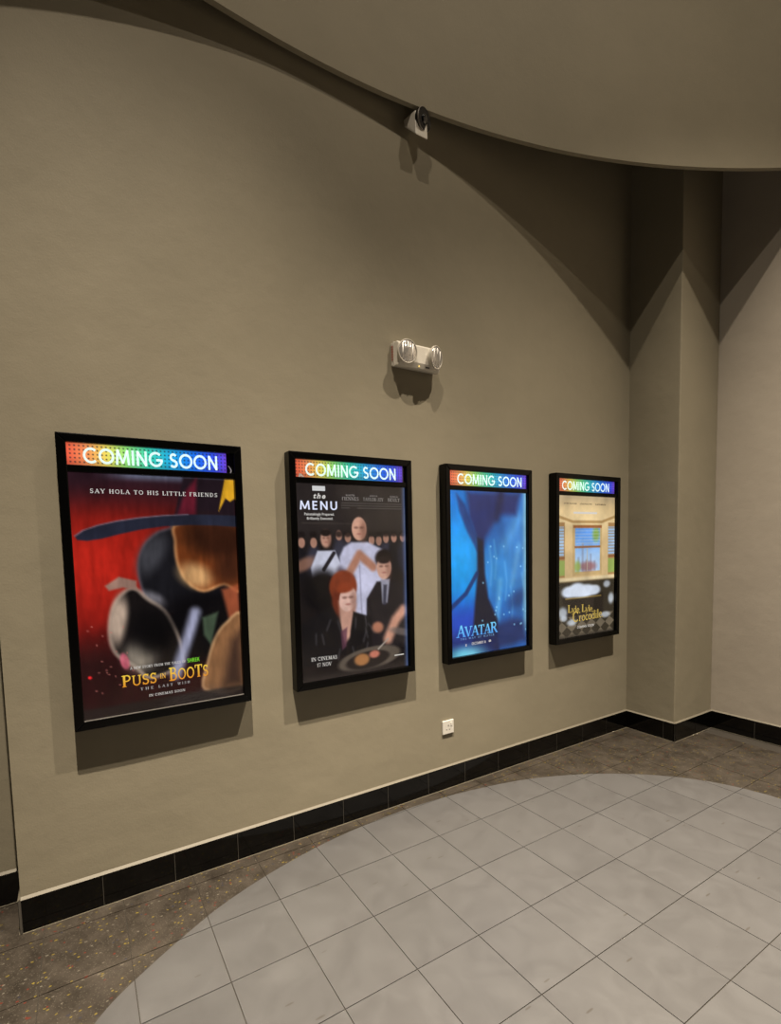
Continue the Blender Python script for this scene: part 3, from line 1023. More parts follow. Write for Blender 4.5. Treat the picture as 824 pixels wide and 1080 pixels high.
        img = lay(img, ell(s, t, cx + r_ * 0.75, cy + r_ * 0.2, r_ * 0.40, r_ * 0.75, 0, 0.8), C(110, 72, 60), 0.45)
        if hair:
            img = lay(img, ell(s, t, cx, cy - r_ * 0.72, r_ * 1.05, r_ * 0.42, 0, 0.3), C(*hair), 0.95)
    for cx in (0.04, 0.14, 0.36, 0.44, 0.66, 0.73, 0.80, 0.88, 0.97):
        img = lay(img, ell(s, t, cx, 0.252, 0.032, 0.016, 0, 0.5), C(26, 20, 20), 0.8)
    img = lay(img, ell(s, t, 0.40, 0.530, 0.085, 0.028, -0.1, 0.3), C(138, 60, 34))
    img = lay(img, sm(t, 0.95, 1.0), C(46, 40, 38))
    img = lay(img, sm(s, 0.95, 1.0), C(82, 106, 158), 0.75)
    return img * (0.84 + 0.32 * n)[..., None]


def art_blue(s, t):
    n = noise2(s, t, 5, 7, 21)
    n2 = noise2(s, t, 9, 4, 22)
    img = np.ones(s.shape + (3,)) * C(8, 120, 214)
    img = lay(img, ell(s, t, 0.16, 0.42, 0.36, 0.24, 0, 0.9), C(12, 164, 246))
    img = lay(img, sm(t, 0.58, 0.80) * (1 - sm(s, 0.3, 0.5)), C(28, 70, 182))
    # broad field of mid blue to the right
    img = lay(img, sm(s, 0.34, 0.52), C(34, 104, 186))
    img = lay(img, ell(s, t, 0.62, 0.50, 0.26, 0.16, 0, 0.8), C(48, 146, 222), 0.9)
    img = lay(img, ell(s, t, 0.92, 0.36, 0.20, 0.30, 0, 0.8), C(62, 130, 196), 0.8)
    img = lay(img, stroke(s, t, [(0.90, 0.16), (0.70, 0.34)], 0.05, 0.06), C(96, 168, 222), 0.5)
    img = lay(img, stroke(s, t, [(0.64, 0.56), (0.60, 0.80)], 0.03, 0.04), C(104, 182, 232), 0.7)
    img = lay(img, stroke(s, t, [(0.90, 0.34), (0.80, 0.58)], 0.03, 0.04), C(110, 176, 220), 0.5)
    for a, b_ in ((0.50, 0.34), (0.56, 0.30), (0.70, 0.44), (0.78, 0.60), (0.94, 0.52)):
        img = lay(img, stroke(s, t, [(a, b_), (a + 0.03, b_ + 0.12), (a + 0.01, b_ + 0.24)], 0.010, 0.022), C(116, 190, 236), 0.45)
    # dark sweeps
    img = lay(img, poly(s, t, [(0.22, 0.0), (0.92, 0.0), (0.86, 0.14), (0.62, 0.14), (0.46, 0.28), (0.40, 0.40), (0.34, 0.30), (0.24, 0.16)], 0.05), C(28, 44, 104))
    img = lay(img, poly(s, t, [(0.10, 0.02), (0.20, 0.08), (0.33, 0.26), (0.34, 0.36), (0.22, 0.24), (0.13, 0.12)], 0.025), C(24, 50, 112), 0.85)
    img = lay(img, stroke(s, t, [(0.66, 0.0), (0.60, 0.16)], 0.04, 0.05), C(18, 24, 66), 0.8)
    img = lay(img, poly(s, t, [(0.345, 0.28), (0.42, 0.30), (0.44, 0.50), (0.48, 0.66), (0.60, 0.80), (0.62, 1.0), (0.26, 1.0), (0.30, 0.74), (0.345, 0.5)], 0.025), C(16, 22, 46))
    img = lay(img, stroke(s, t, [(0.34, 0.50), (0.20, 0.62), (0.02, 0.70)], 0.022, 0.012), C(18, 44, 104), 0.9)
    img = lay(img, poly(s, t, [(0.56, 0.84), (0.80, 0.80), (1.0, 0.84), (1.0, 0.97), (0.56, 1.0)], 0.06), C(22, 36, 84), 0.85)
    img = lay(img, ell(s, t, 0.90, 0.68, 0.16, 0.05, -0.3, 0.7), C(26, 56, 116), 0.6)
    img = lay(img, sm(t, 0.80, 0.92) * (1 - sm(s, 0.50, 0.64)), C(18, 36, 96), 0.8)
    img = lay(img, ell(s, t, 0.16, 1.0, 0.24, 0.05, 0, 0.8), C(120, 208, 226), 0.9)
    img = lay(img, sm(s, 0.93, 1.0) * (1 - sm(t, 0.80, 0.96)), C(150, 200, 216), 0.8)
    rg = np.random.default_rng(9)
    for _ in range(26):
        img = lay(img, ell(s, t, rg.uniform(0.4, 1), rg.uniform(0.3, 0.9), 0.010, 0.006, 0, 0.6), C(150, 214, 244), 0.8)
    return img * (0.72 + 0.30 * n + 0.22 * n2)[..., None]


def art_room(s, t):
    n = noise2(s, t, 6, 9, 31)
    img = np.ones(s.shape + (3,)) * C(214, 184, 134)
    img = lay(img, 1 - sm(t, 0.0, 0.10), C(190, 168, 132))
    img = lay(img, ell(s, t, 0.5, 0.16, 0.5, 0.10, 0, 0.9), C(232, 206, 156))

    def rect(x0, x1, y0, y1, soft=0.006):
        return poly(s, t, [(x0, y0), (x1, y0), (x1, y1), (x0, y1)], soft)
    img = lay(img, poly(s, t, [(0, 0.13), (0.26, 0.17), (0.76, 0.17), (1, 0.13), (1, 0.15), (0.76, 0.19), (0.26, 0.19), (0, 0.15)], 0.006), C(176, 142, 92))
    # centre window
    img = lay(img, rect(0.255, 0.765, 0.20, 0.565), C(196, 166, 116))
    sky = mixv(np.ones(s.shape + (3,)) * C(96, 156, 232), np.ones(s.shape + (3,)) * C(170, 200, 232), sm(t, 0.24, 0.48))
    m = rect(0.30, 0.73, 0.225, 0.535)
    img = img * (1 - m[..., None]) + sky * m[..., None]
    for k in range(5):
        x = 0.34 + 0.07 * k
        h = (0.43, 0.33, 0.45, 0.41, 0.46)[k]
        img = lay(img, rect(x, x + 0.035, h, 0.535, 0.01), C(140, 156, 184), 0.8)
    img = lay(img, ell(s, t, 0.52, 0.50, 0.14, 0.035, 0, 0.5), C(150, 84, 78), 0.7)
    img = lay(img, ell(s, t, 0.66, 0.27, 0.06, 0.05, 0, 0.6), C(132, 166, 60), 0.9)
    img = lay(img, ell(s, t, 0.34, 0.50, 0.05, 0.04, 0, 0.6), C(150, 172, 70), 0.8)
    img = lay(img, (np.sin(t * 1.0 * 2 * math.pi * 46) > 0.75) * rect(0.30, 0.73, 0.225, 0.35), C(206, 212, 214), 0.5)
    img = lay(img, rect(0.27, 0.76, 0.205, 0.224), C(150, 92, 52))
    img = lay(img, rect(0.29, 0.74, 0.352, 0.367), C(146, 98, 62))
    img = lay(img, rect(0.50, 0.512, 0.37, 0.535), C(190, 180, 160))
    # side windows
    for x0, x1 in ((0.0, 0.13), (0.88, 1.0)):
        img = lay(img, rect(x0, x1, 0.185, 0.57), C(170, 130, 84))
        img = lay(img, rect(x0, x1 - 0.015 if x0 == 0 else x1, 0.215, 0.42), C(160, 190, 220))
        img = lay(img, (np.sin(t * 2 * math.pi * 46) > 0.3) * rect(x0, x1, 0.215, 0.42), C(150, 124, 96), 0.7)
        img = lay(img, rect(x0, x1, 0.425, 0.44), C(140, 92, 56))
        img = lay(img, rect(x0, x1, 0.45, 0.555), C(150, 170, 90))
    img = lay(img, rect(0.0, 1.0, 0.575, 0.60), C(228, 208, 166), 0.9)
    # lower room
    img = lay(img, sm(t, 0.59, 0.615), C(52, 46, 36))
    img = lay(img, rect(0.10, 0.80, 0.70, 0.86, 0.02), C(36, 30, 26))
    img = lay(img, rect(0.14, 0.76, 0.718, 0.728), C(150, 124, 60), 0.9)
    for cx, cy, rx, ry in ((0.20, 0.675, 0.12, 0.04), (0.34, 0.655, 0.13, 0.04), (0.50, 0.67, 0.14, 0.04), (0.64, 0.675, 0.10, 0.035), (0.42, 0.69, 0.26, 0.03)):
        img = lay(img, ell(s, t, cx, cy, rx, ry, 0, 0.35), C(216, 226, 242))
    ck = ((np.floor(s * 6 + t * 13) + np.floor(s * 6 - t * 13)) % 2 == 0)
    img = lay(img, sm(t, 0.845, 0.86) * ck, C(122, 110, 92), 0.8)
    for cx, cy, rx, ry in ((0.86, 0.64, 0.06, 0.025), (0.10, 0.82, 0.07, 0.04), (0.25, 0.895, 0.08, 0.022), (0.84, 0.87, 0.08, 0.022), (0.94, 0.75, 0.05, 0.04), (0.12, 0.86, 0.05, 0.02)):
        img = lay(img, ell(s, t, cx, cy, rx, ry, 0, 0.5), C(196, 204, 214), 0.85)
    img = lay(img, sm(t, 0.97, 1.0), C(40, 36, 32), 0.7)
    return img * (0.84 + 0.30 * n)[..., None]


def to_lin(img):
    v = np.clip(img, 0, 255) / 255.0
    return np.where(v <= 0.04045, v / 12.92, ((v + 0.055) / 1.055) ** 2.4)


def print_sheet(name, parent, mat, u0, u1, v0, v1, y, img):
    nv, nu = img.shape[:2]
    me = bpy.data.meshes.new(name)
    U, V = np.meshgrid(np.linspace(u0, u1, nu), np.linspace(v1, v0, nv))
    co = np.stack([U, np.full_like(U, y), V], -1).reshape(-1, 3)
    idx = np.arange(nu * nv).reshape(nv, nu)
    F = np.stack([idx[:-1, :-1], idx[1:, :-1], idx[1:, 1:], idx[:-1, 1:]], -1).reshape(-1, 4)
    me.vertices.add(len(co))
    me.vertices.foreach_set('co', co.astype(np.float32).ravel())
    me.loops.add(F.size)
    me.loops.foreach_set('vertex_index', F.astype(np.int32).ravel())
    me.polygons.add(len(F))
    me.polygons.foreach_set('loop_start', np.arange(0, F.size, 4, dtype=np.int32))
    me.update(calc_edges=True)
    at = me.color_attributes.new('print', 'FLOAT_COLOR', 'POINT')
    rgba = np.ones((nu * nv, 4), np.float32)
    rgba[:, :3] = to_lin(img).reshape(-1, 3)
    at.data.foreach_set('color', rgba.ravel())
    return link(name, me, mat, parent)


def print_material(name, estr, base=0.10):
    m, nt, b = new_mat(name)
    L = nt.links.new
    a = node(nt, 'ShaderNodeVertexColor', layer_name='print')
    sc = node(nt, 'ShaderNodeMix', data_type='RGBA', blend_type='MULTIPLY')
    sc.inputs['Factor'].default_value = 1.0
    L(a.outputs['Color'], sc.inputs['A'])
    sc.inputs['B'].default_value = (base, base, base, 1)
    L(sc.outputs['Result'], b.inputs['Base Color'])
    L(a.outputs['Color'], b.inputs['Emission Color'])
    b.inputs['Emission Strength'].default_value = estr
    b.inputs['Roughness'].default_value = 0.6
    b.inputs['Specular IOR Level'].default_value = 0.0
    return m


def cover_material():
    m = bpy.data.materials.new('clear_acrylic_cover')
    m.use_nodes = True
    nt = m.node_tree
    nt.nodes.remove(nt.nodes['Principled BSDF'])
    out = nt.nodes['Material Output']
    fr = node(nt, 'ShaderNodeFresnel')
    fr.inputs['IOR'].default_value = 1.62
    tr = node(nt, 'ShaderNodeBsdfTransparent')
    gl = node(nt, 'ShaderNodeBsdfAnisotropic')
    gl.inputs['Roughness'].default_value = 0.07
    gl.inputs['Color'].default_value = (1, 1, 1, 1)
    mx = node(nt, 'ShaderNodeMixShader')
    L = nt.links.new
    L(fr.outputs[0], mx.inputs[0])
    L(tr.outputs[0], mx.inputs[1])
    L(gl.outputs[0], mx.inputs[2])
    L(mx.outputs[0], out.inputs['Surface'])
    return m


M_FRAME = simple('black_gloss_frame', (0.0015, 0.0015, 0.0015), 0.16, spec=0.16)
M_BACK = simple('black_backing', (0.006, 0.006, 0.006), 0.5)
M_COVER = cover_material()
M_HEADTXT = simple('backlit_white_letters', (0.3, 0.3, 0.3), 0.5, emit=lin((226, 252, 246)), estr=1.0)
M_FILM = simple('pale_loose_film', (0.75, 0.70, 0.62), 0.4, emit=(0.8, 0.72, 0.62), estr=0.25)  # film also given its own glow, for light leaking past the header


def ink(name, rgb, estr=1.0):
    c = lin(rgb)
    return simple(name, tuple(0.12 * v for v in c), 0.6, spec=0.0, emit=c, estr=estr)


PW, PH, PD, PZ = 0.750, 1.219, 0.065, 0.811
YS = -0.040          # print sheet plane
YT = YS - 0.0006     # lettering plane


def gradient_ink(name, c_top, c_bot, v0, v1, estr=0.9):
    """letters printed in a two-tone vertical blend (part of the printed design)"""
    m, nt, b = new_mat(name)
    L = nt.links.new
    tc = node(nt, 'ShaderNodeTexCoord')
    sp = node(nt, 'ShaderNodeSeparateXYZ')
    L(tc.outputs['Object'], sp.inputs[0])
    mr = node(nt, 'ShaderNodeMapRange')
    mr.inputs['From Min'].default_value = v0
    mr.inputs['From Max'].default_value = v1
    L(sp.outputs['Z'], mr.inputs['Value'])
    mx = node(nt, 'ShaderNodeMix', data_type='RGBA')
    L(mr.outputs['Result'], mx.inputs['Factor'])
    mx.inputs['A'].default_value = (*lin(c_bot), 1)
    mx.inputs['B'].default_value = (*lin(c_top), 1)
    b.inputs['Base Color'].default_value = (0.08, 0.08, 0.08, 1)
    b.inputs['Specular IOR Level'].default_value = 0.0
    L(mx.outputs['Result'], b.inputs['Emission Color'])
    b.inputs['Emission Strength'].default_value = estr
    return m


def header_art(nu, nv, wd, ht):
    s, t = grid_st(nu, nv)
    stops = [(0.0, (228, 92, 66)), (0.10, (238, 140, 88)), (0.22, (236, 214, 96)), (0.34, (150, 226, 120)), (0.48, (60, 206, 176)),
             (0.62, (36, 168, 220)), (0.78, (30, 110, 232)), (0.92, (58, 78, 230)), (1.0, (112, 70, 214))]
    img = np.stack([np.interp(s, [a for a, _ in stops], [c[k] for _, c in stops]) for k in range(3)], -1)
    glow = 1 - 0.16 * sm(np.abs(t - 0.45), 0.15, 0.5)
    img = img * glow[..., None]
    # rows of small dark perforation dots
    p = 0.0165
    x = (s * wd + 0.004) / p
    y = (t * ht + 0.004) / p
    d_ = np.hypot(x - np.round(x), y - np.round(y))
    img = lay(img, 1 - sm(d_, 0.13, 0.30), C(40, 40, 46), 0.75)
    return img


def make_lightbox(x, label, art, hu0, hu1, tu0, tu1, p_estr, h_estr, seed):
    root = empty('poster_lightbox', (x, 0, PZ))
    tag(root, label, 'poster', 'coming soon poster lightboxes')
    fw = 0.036
    # four mitred rails, each a hollow angle: face and side
    outer = [(0, 0), (PW, 0), (PW, PH), (0, PH)]
    inner = [(fw, fw), (PW - fw, fw), (PW - fw, PH - fw), (fw, PH - fw)]
    for k in range(4):
        a, b_ = outer[k], outer[(k + 1) % 4]
        c, d_ = inner[(k + 1) % 4], inner[k]
        V = [(q[0], -PD, q[1]) for q in (a, b_, c, d_)] + [(q[0], -0.0015, q[1]) for q in (a, b_, c, d_)]
        F = [(0, 1, 2, 3), (7, 6, 5, 4), (0, 4, 5, 1), (2, 6, 7, 3), (1, 5, 6, 2), (3, 7, 4, 0)]
        m_ = MB().add(V, F)
        m_.obj('frame_rail', M_FRAME, root, bevel=0.0035, seg=2)
    MB().box(fw - 0.004, PW - fw + 0.004, -0.030, -0.0015, fw - 0.004, PH - fw + 0.004).obj('back_panel', M_BACK, root)
    MB().box(fw - 0.002, PW - fw + 0.002, -PD + 0.006, -0.030, 1.066, 1.094).obj('divider_rail', M_FRAME, root, bevel=0.002)
    # header
    hv0, hv1 = 1.0945, 1.1865
    hm = print_material('rainbow_header_%d' % seed, h_estr)
    hd = print_sheet('header_panel', root, hm, hu0, hu1, hv0, hv1, YS - 0.004, header_art(int((hu1 - hu0) / 0.0026), 36, hu1 - hu0, hv1 - hv0))
    place_text(hd, 'header_lettering', sans_mesh('COMING SOON'), M_HEADTXT, tu0, tu1, 1.1045, 1.1695, YS - 0.0048)
    # sheet
    pu0, pu1, pv0, pv1 = 0.036, 0.716, 0.034, 1.0655
    nu, nv = 150, 226
    s, t = grid_st(nu, nv)
    sh = print_sheet('poster_sheet', root, print_material('poster_ink_%d' % seed, p_estr), pu0, pu1, pv0, pv1, YS, art(s, t))
    # clear cover, slightly wavy
    mb = MB()
    na, nb = 40, 60
    rg = random.Random(seed)
    ph = [rg.uniform(0, 6.28) for _ in range(6)]
    for j in range(nb + 1):
        for i in range(na + 1):
            u = fw + (PW - 2 * fw) * i / na
            v = fw + (PH - 2 * fw) * j / nb
            bow = 0.0022 * math.sin(9 * u + 2.5 * v + ph[0]) * math.sin(8.0 * v + ph[1]) + 0.0010 * math.sin(17 * u - 6 * v + ph[2]) * math.sin(13 * v + ph[3]) \
                + 0.0003 * math.sin(29 * u + 17 * v + ph[4])
            mb.v.append((u, -0.050 + bow, v))
    for j in range(nb):
        for i in range(na):
            a = j * (na + 1) + i
            mb.f.append((a, a + 1, a + na + 2, a + na + 1))
    mb.obj('clear_cover', M_COVER, root, smooth=True)
    return root, sh, hd


PX = (0.1436, 1.1330, 2.1334, 3.1270)
white = ink('print_white', (232, 228, 222), 0.8)

# --- poster one
r1, s1, h1 = make_lightbox(PX[0], 'wide red and black film poster in black lightbox, nearest the wall end', art_red, 0.036, 0.682, 0.094, 0.640, 0.92, 1.15, 1)
gold = gradient_ink('print_gold', (246, 214, 74), (222, 130, 26), 0.145, 0.215, 0.95)
place_text(s1, 'tagline_lettering', serif_mesh('SAY HOLA TO HIS LITTLE FRIENDS', 0.16), white, 0.112, 0.634, 0.984, 1.003, YT, -0.002)
sl = 'A NEW STORY FROM THE TALES OF'
place_text(s1, 'small_lettering', serif_mesh(sl, 0.08), white, 0.221, 0.455, 0.226, 0.238, YT)
place_text(s1, 'green_lettering', sans_mesh('SHREK'), ink('print_green', (120, 214, 50)), 0.462, 0.517, 0.224, 0.244, YT)
place_text(s1, 'title_lettering', serif_mesh('PUSS', 0.02, [1.12, 1, 1, 1]), gold, 0.186, 0.326, 0.152, 0.205, YT - 0.0004)
place_text(s1, 'title_lettering', serif_mesh('IN', 0.05), gold, 0.342, 0.366, 0.168, 0.192, YT - 0.0004)
place_text(s1, 'title_lettering', serif_mesh('BOOTS', 0.02, [1.16, 1, 1, 1.12, 1]), gold, 0.380, 0.553, 0.150, 0.212, YT - 0.0004)
ink_g = ink('print_grey', (200, 196, 196), 0.7)
for a, b_, wd_ in ((0.258, 0.312, 'THE'), (0.333, 0.394, 'LAST'), (0.414, 0.468, 'WISH')):
    place_text(s1, 'subtitle_lettering', serif_mesh(wd_, 0.45), ink_g, a, b_, 0.128, 0.140, YT)
place_text(s1, 'date_lettering', serif_mesh('IN CINEMAS SOON', 0.08), white, 0.292, 0.446, 0.094, 0.106, YT)
mb = MB()
for i in range(7):
    a = i / 6 * math.pi * 0.9 - 0.5
    mb.v += [(0.693 + 0.008 * math.sin(2.4 * i / 6) * 1.5, -0.0470 - 0.003 * math.sin(a), 1.128 - 0.033 * i / 6), (0.688 + 0.008 * math.sin(2.4 * i / 6) * 1.5, -0.0470, 1.128 - 0.033 * i / 6)]
mb.f = [(2 * i, 2 * i + 1, 2 * i + 3, 2 * i + 2) for i in range(6)]
mb.obj('loose_film', M_FILM, h1, smooth=True)
MB().box(0.036, 0.714, -0.0575, -0.0545, 0.0355, 0.0395).obj('lip_highlight', simple('pale_lip_highlight', (0.20, 0.19, 0.18), 0.25), r1)  # added pale strip standing in for a reflection along the frame lip

# --- poster two
r2, s2, h2 = make_lightbox(PX[1], 'dark film poster of a dinner party in black lightbox, second from the wall end', art_dinner, 0.034, 0.698, 0.096, 0.652, 0.95, 1.0, 2)
place_text(s2, 'studio_lettering', text_mesh('IIIIIIII', 0.05, 0.8), ink('print_pale', (206, 206, 206)), 0.133, 0.207, 1.030, 1.055, YT)
place_text(s2, 'title_lettering', text_mesh('the', 0.03, 1.3, 0.25), white, 0.138, 0.208, 0.990, 1.018, YT)
place_text(s2, 'title_lettering', sans_mesh('MENU', 0.16), ink('print_bluewhite', (226, 232, 255), 0.95), 0.060, 0.275, 0.932, 0.978, YT)
place_text(s2, 'subtitle_lettering', text_mesh('Painstakingly Prepared.', 0.012), white, 0.084, 0.256, 0.899, 0.917, YT)
place_text(s2, 'subtitle_lettering', text_mesh('Brilliantly Executed.', 0.012), white, 0.098, 0.248, 0.877, 0.895, YT)
gr = ink('print_midgrey', (150, 146, 144), 0.8)
for a, b_, t0, t1 in ((0.305, 0.408, 'RALPH', 'FIENNES'), (0.436, 0.570, 'ANYA', 'TAYLOR-JOY'), (0.599, 0.679, 'NICHOLAS', 'HOULT')):
    c = (a + b_) / 2
    h = min((b_ - a) / 2, 0.034)
    place_text(s2, 'name_lettering', serif_mesh(t0, 0.04), gr, c - h * 0.8, c + h * 0.8, 1.008, 1.018, YT)
    place_text(s2, 'name_lettering', serif_mesh(t1, 0.04), gr, a, b_, 0.985, 1.004, YT)
dim = ink('print_dimgrey', (88, 84, 82), 0.8)
for v, a, b_ in ((0.968, 0.300, 0.690), (0.955, 0.300, 0.690), (0.942, 0.300, 0.350), (0.942, 0.400, 0.690)):
    place_text(s2, 'credit_lettering', text_mesh('I' * int((b_ - a) / 0.006), 0.02, 1.0), dim, a, b_, v, v + 0.006, YT)
place_text(s2, 'date_lettering', serif_mesh('IN CINEMAS', 0.05), white, 0.096, 0.247, 0.142, 0.163, YT, -0.004)
place_text(s2, 'date_lettering', serif_mesh('17 NOV', 0.05), white, 0.128, 0.214, 0.108, 0.129, YT, -0.002)
place_text(s2, 'credit_lettering', text_mesh('IIIIIIIIIII', 0.06, 0.8), white, 0.621, 0.686, 0.103, 0.109, YT)
mb = MB().add([(0.052, -0.0475, 1.088), (0.060, -0.0475, 1.114), (0.072, -0.0475, 1.112), (0.100, -0.0475, 1.086), (0.092, -0.049, 1.084), (0.068, -0.049, 1.100), (0.056, -0.049, 1.086)],
              [(0, 1, 5, 6), (1, 2, 5), (2, 3, 4, 5)])
mb.obj('loose_film', M_FILM, h2)

# --- poster three
r3, s3, h3 = make_lightbox(PX[2], 'bright blue film poster in black lightbox, third from the wall end', art_blue, 0.036, 0.714, 0.108, 0.670, 1.0, 1.05, 3)
sky_ink = gradient_ink('print_skyblue', (120, 214, 250), (60, 150, 236), 0.150, 0.235, 1.0)
place_text(s3, 'title_lettering', serif_mesh('AVATAR', -0.06, [1.16, 1, 1, 1, 1, 1.10]), sky_ink, 0.087, 0.444, 0.152, 0.230, YT)
place_text(s3, 'subtitle_lettering', serif_mesh('THE WAY OF WATER', 0.4), ink('print_paleblue', (130, 180, 230), 0.8), 0.122, 0.412, 0.134, 0.147, YT)
place_text(s3, 'date_lettering', sans_mesh('DECEMBER 16'), white, 0.216, 0.337, 0.094, 0.112, YT)
place_text(s3, 'credit_lettering', text_mesh('o', 0.05), white, 0.362, 0.384, 0.096, 0.112, YT)
place_text(s3, 'credit_lettering', text_mesh('x', 0.05), white, 0.160, 0.174, 0.092, 0.106, YT)

# --- poster four
r4, s4, h4 = make_lightbox(PX[3], 'cream film poster of a bay window room in black lightbox, beside the pier', art_room, 0.037, 0.700, 0.088, 0.632, 0.98, 1.0, 4)
brown = ink('print_brown', (70, 54, 40), 0.8)
for a, b_, tx in ((0.111, 0.254, 'JAVIER BARDEM'), (0.291, 0.432, 'CONSTANCE WU'), (0.472, 0.601, 'SHAWN MENDES')):
    place_text(s4, 'name_lettering', text_mesh(tx, 0.02), brown, a, b_, 1.004, 1.015, YT)
place_text(s4, 'credit_lettering', text_mesh('IIIIIIIIIIIIIIIIII', 0.05, 0.9), white, 0.220, 0.494, 0.938, 0.952, YT)
gold4 = ink('print_oldgold', (204, 176, 84), 0.95)
place_text(s4, 'title_lettering', serif_mesh('Lyle,', -0.02, [1.2] + [1] * 4), gold4, 0.160, 0.300, 0.203, 0.275, YT, -0.006)
place_text(s4, 'title_lettering', serif_mesh('Lyle,', -0.02, [1.2] + [1] * 4), gold4, 0.318, 0.455, 0.197, 0.268, YT, -0.006)
place_text(s4, 'title_lettering', serif_mesh('Crocodile.', -0.02, [1.25] + [1] * 9), gold4, 0.215, 0.575, 0.140, 0.222, YT, 0.010)
place_text(s4, 'date_lettering', sans_mesh('COMING SOON'), white, 0.266, 0.463, 0.092, 0.110, YT)

# ------------------------------------------------------------------ emergency light
M_ABS = simple('cream_plastic', (0.56, 0.53, 0.47), 0.4)
M_ABS2 = simple('cream_plastic_dark', (0.40, 0.37, 0.32), 0.45)
M_REFL = simple('bright_reflector', (0.62, 0.60, 0.58), 0.25, metal=0.75)
M_BULB = simple('bulb_white', (0.85, 0.82, 0.78), 0.3)
M_LED = simple('amber_indicator', (0.5, 0.35, 0.08), 0.4, emit=(1.0, 0.75, 0.25), estr=0.7)
M_DARK = simple('dark_slot', (0.02, 0.018, 0.016), 0.5)
M_RED = simple('red_print', (0.40, 0.10, 0.07), 0.6)
eroot = empty('emergency_light', (1.953, 0, 2.547))
tag(eroot, 'cream twin head emergency light high on the wall above the posters', 'emergency light')
ew, eh = 0.153, 0.138
mb = MB()
prof = [(0.0, 0.012), (-0.062, 0.0), (-0.072, 0.030), (-0.066, eh - 0.012), (-0.050, eh), (0.0, eh)]
n = len(prof)
for sx in (-ew, ew):
    for (y, z) in prof:
        ins_ = 0.0 if y > -0.045 else 0.008
        mb.v.append((sx - math.copysign(ins_, sx), y - (0.001 if y == 0 else 0), z))
mb.f = [tuple(range(n)), tuple(range(2 * n - 1, n - 1, -1))] + [((i + 1) % n, i, i + n, (i + 1) % n + n) for i in range(n)]
mb.obj('housing', M_ABS, eroot, bevel=0.005, seg=2)
MB().box(-ew - 0.002, ew + 0.002, -0.030, -0.026, 0.004, eh + 0.002).obj('case_seam', M_ABS2, eroot)
MB().box(-0.010, -0.002, -0.0695, -0.058, 0.0100, 0.0180).obj('indicator_lamp', M_LED, eroot)
MB().box(0.040, 0.068, -0.0695, -0.058, 0.0110, 0.0180).obj('test_slot', M_DARK, eroot)
for k in range(6):
    MB().box(-ew - 0.0012, -ew + 0.002, -0.022, -0.010, 0.040 + 0.014 * k, 0.048 + 0.014 * k).obj('side_print', M_RED, eroot)
for sx, yaw, px_ in ((-1, -0.05, -0.096), (1, 0.36, 0.094)):
    axis = Vector((math.sin(yaw), -math.cos(yaw), -0.10)).normalized()
    q = axis.to_track_quat('Z', 'Y').to_matrix().to_4x4()
    Mh = Matrix.Translation((px_, -0.046, 0.078)) @ q @ Matrix.Diagonal((1, 1, 0.72, 1))
    hd_ = MB().lathe([(0.030, 0.0), (0.046, 0.014), (0.058, 0.030), (0.064, 0.046), (0.064, 0.056), (0.060, 0.058)], Mh, 40, True).obj('lamp_head', M_ABS, eroot, smooth=True)
    hd_.data.set_sharp_from_angle(angle=0.7)
    rf = MB().lathe([(0.059, 0.0585), (0.052, 0.0600), (0.020, 0.0625), (0.004, 0.0632)], Mh, 40, True).obj('reflector', M_REFL, hd_, smooth=True)
    # faceted lens flutes
    for j in range(5):
        fx = (-0.036, -0.018, 0.0, 0.018, 0.036)[j] * 0.9
        hl = math.sqrt(max(0.056 ** 2 - fx ** 2, 0)) * 0.92
        m_ = MB()
        m_.lathe([(0.0055, -hl), (0.0055, hl)], Mh @ Matrix.Translation((fx, 0, 0.0572)) @ Matrix.Rotation(math.pi / 2, 4, 'X'), 10)
        m_.obj('lens_flute', M_REFL if j % 2 else M_BULB, hd_, smooth=True)
    m_ = MB()
    for j in range(48):
        a = 2 * math.pi * j / 48
        for k in range(8):
            b_ = 2 * math.pi * k / 8
            r_ = 0.0605 + 0.004 * math.cos(b_)
            m_.v.append(Mh @ Vector((r_ * math.cos(a), r_ * math.sin(a), 0.058 + 0.004 * math.sin(b_))))
    for j in range(48):
        for k in range(8):
            m_.f.append((j * 8 + k, ((j + 1) % 48) * 8 + k, ((j + 1) % 48) * 8 + (k + 1) % 8, j * 8 + (k + 1) % 8))
    m_.obj('rim', M_ABS2, hd_, smooth=True)

# ------------------------------------------------------------------ security camera
M_CAMW = simple('white_plastic', (0.62, 0.59, 0.53), 0.4)
M_CAMB = simple('black_plastic', (0.006, 0.006, 0.007), 0.25)
M_LENS = simple('lens_glass', (0.01, 0.01, 0.012), 0.05, coat=1.0)
croot = empty('security_camera', (1.958, 0, 3.785))
tag(croot, 'small white security camera with black round face under the curved bulkhead', 'security camera')
Mz = Matrix.Rotation(0.32, 4, 'Z')
mb = MB()
for (x, y, z) in [(-0.036, -0.0015, 0.095), (0.036, -0.0015, 0.095), (0.042, -0.088, 0.0), (-0.042, -0.088, 0.0),
                  (-0.040, -0.0015, 0.13), (0.040, -0.0015, 0.13), (0.040, -0.085, 0.13), (-0.040, -0.085, 0.13)]:
    mb.v.append((x + (-0.25 * y), y, z))
mb.f = [(0, 1, 2, 3), (4, 7, 6, 5), (0, 4, 5, 1), (1, 5, 6, 2), (2, 6, 7, 3), (3, 7, 4, 0)]
mb.obj('mount_body', M_CAMW, croot, bevel=0.006, seg=3)
ax = Vector((0.30, -1.0, -0.10)).normalized()
Mh = Matrix.Translation((0.030, -0.064, 0.098)) @ ax.to_track_quat('Z', 'Y').to_matrix().to_4x4()
br = MB().lathe([(0.050, 0.0), (0.056, 0.006), (0.056, 0.026), (0.052, 0.030)], Mh, 40).obj('camera_head', M_CAMB, croot, smooth=True)
br.data.set_sharp_from_angle(angle=0.7)
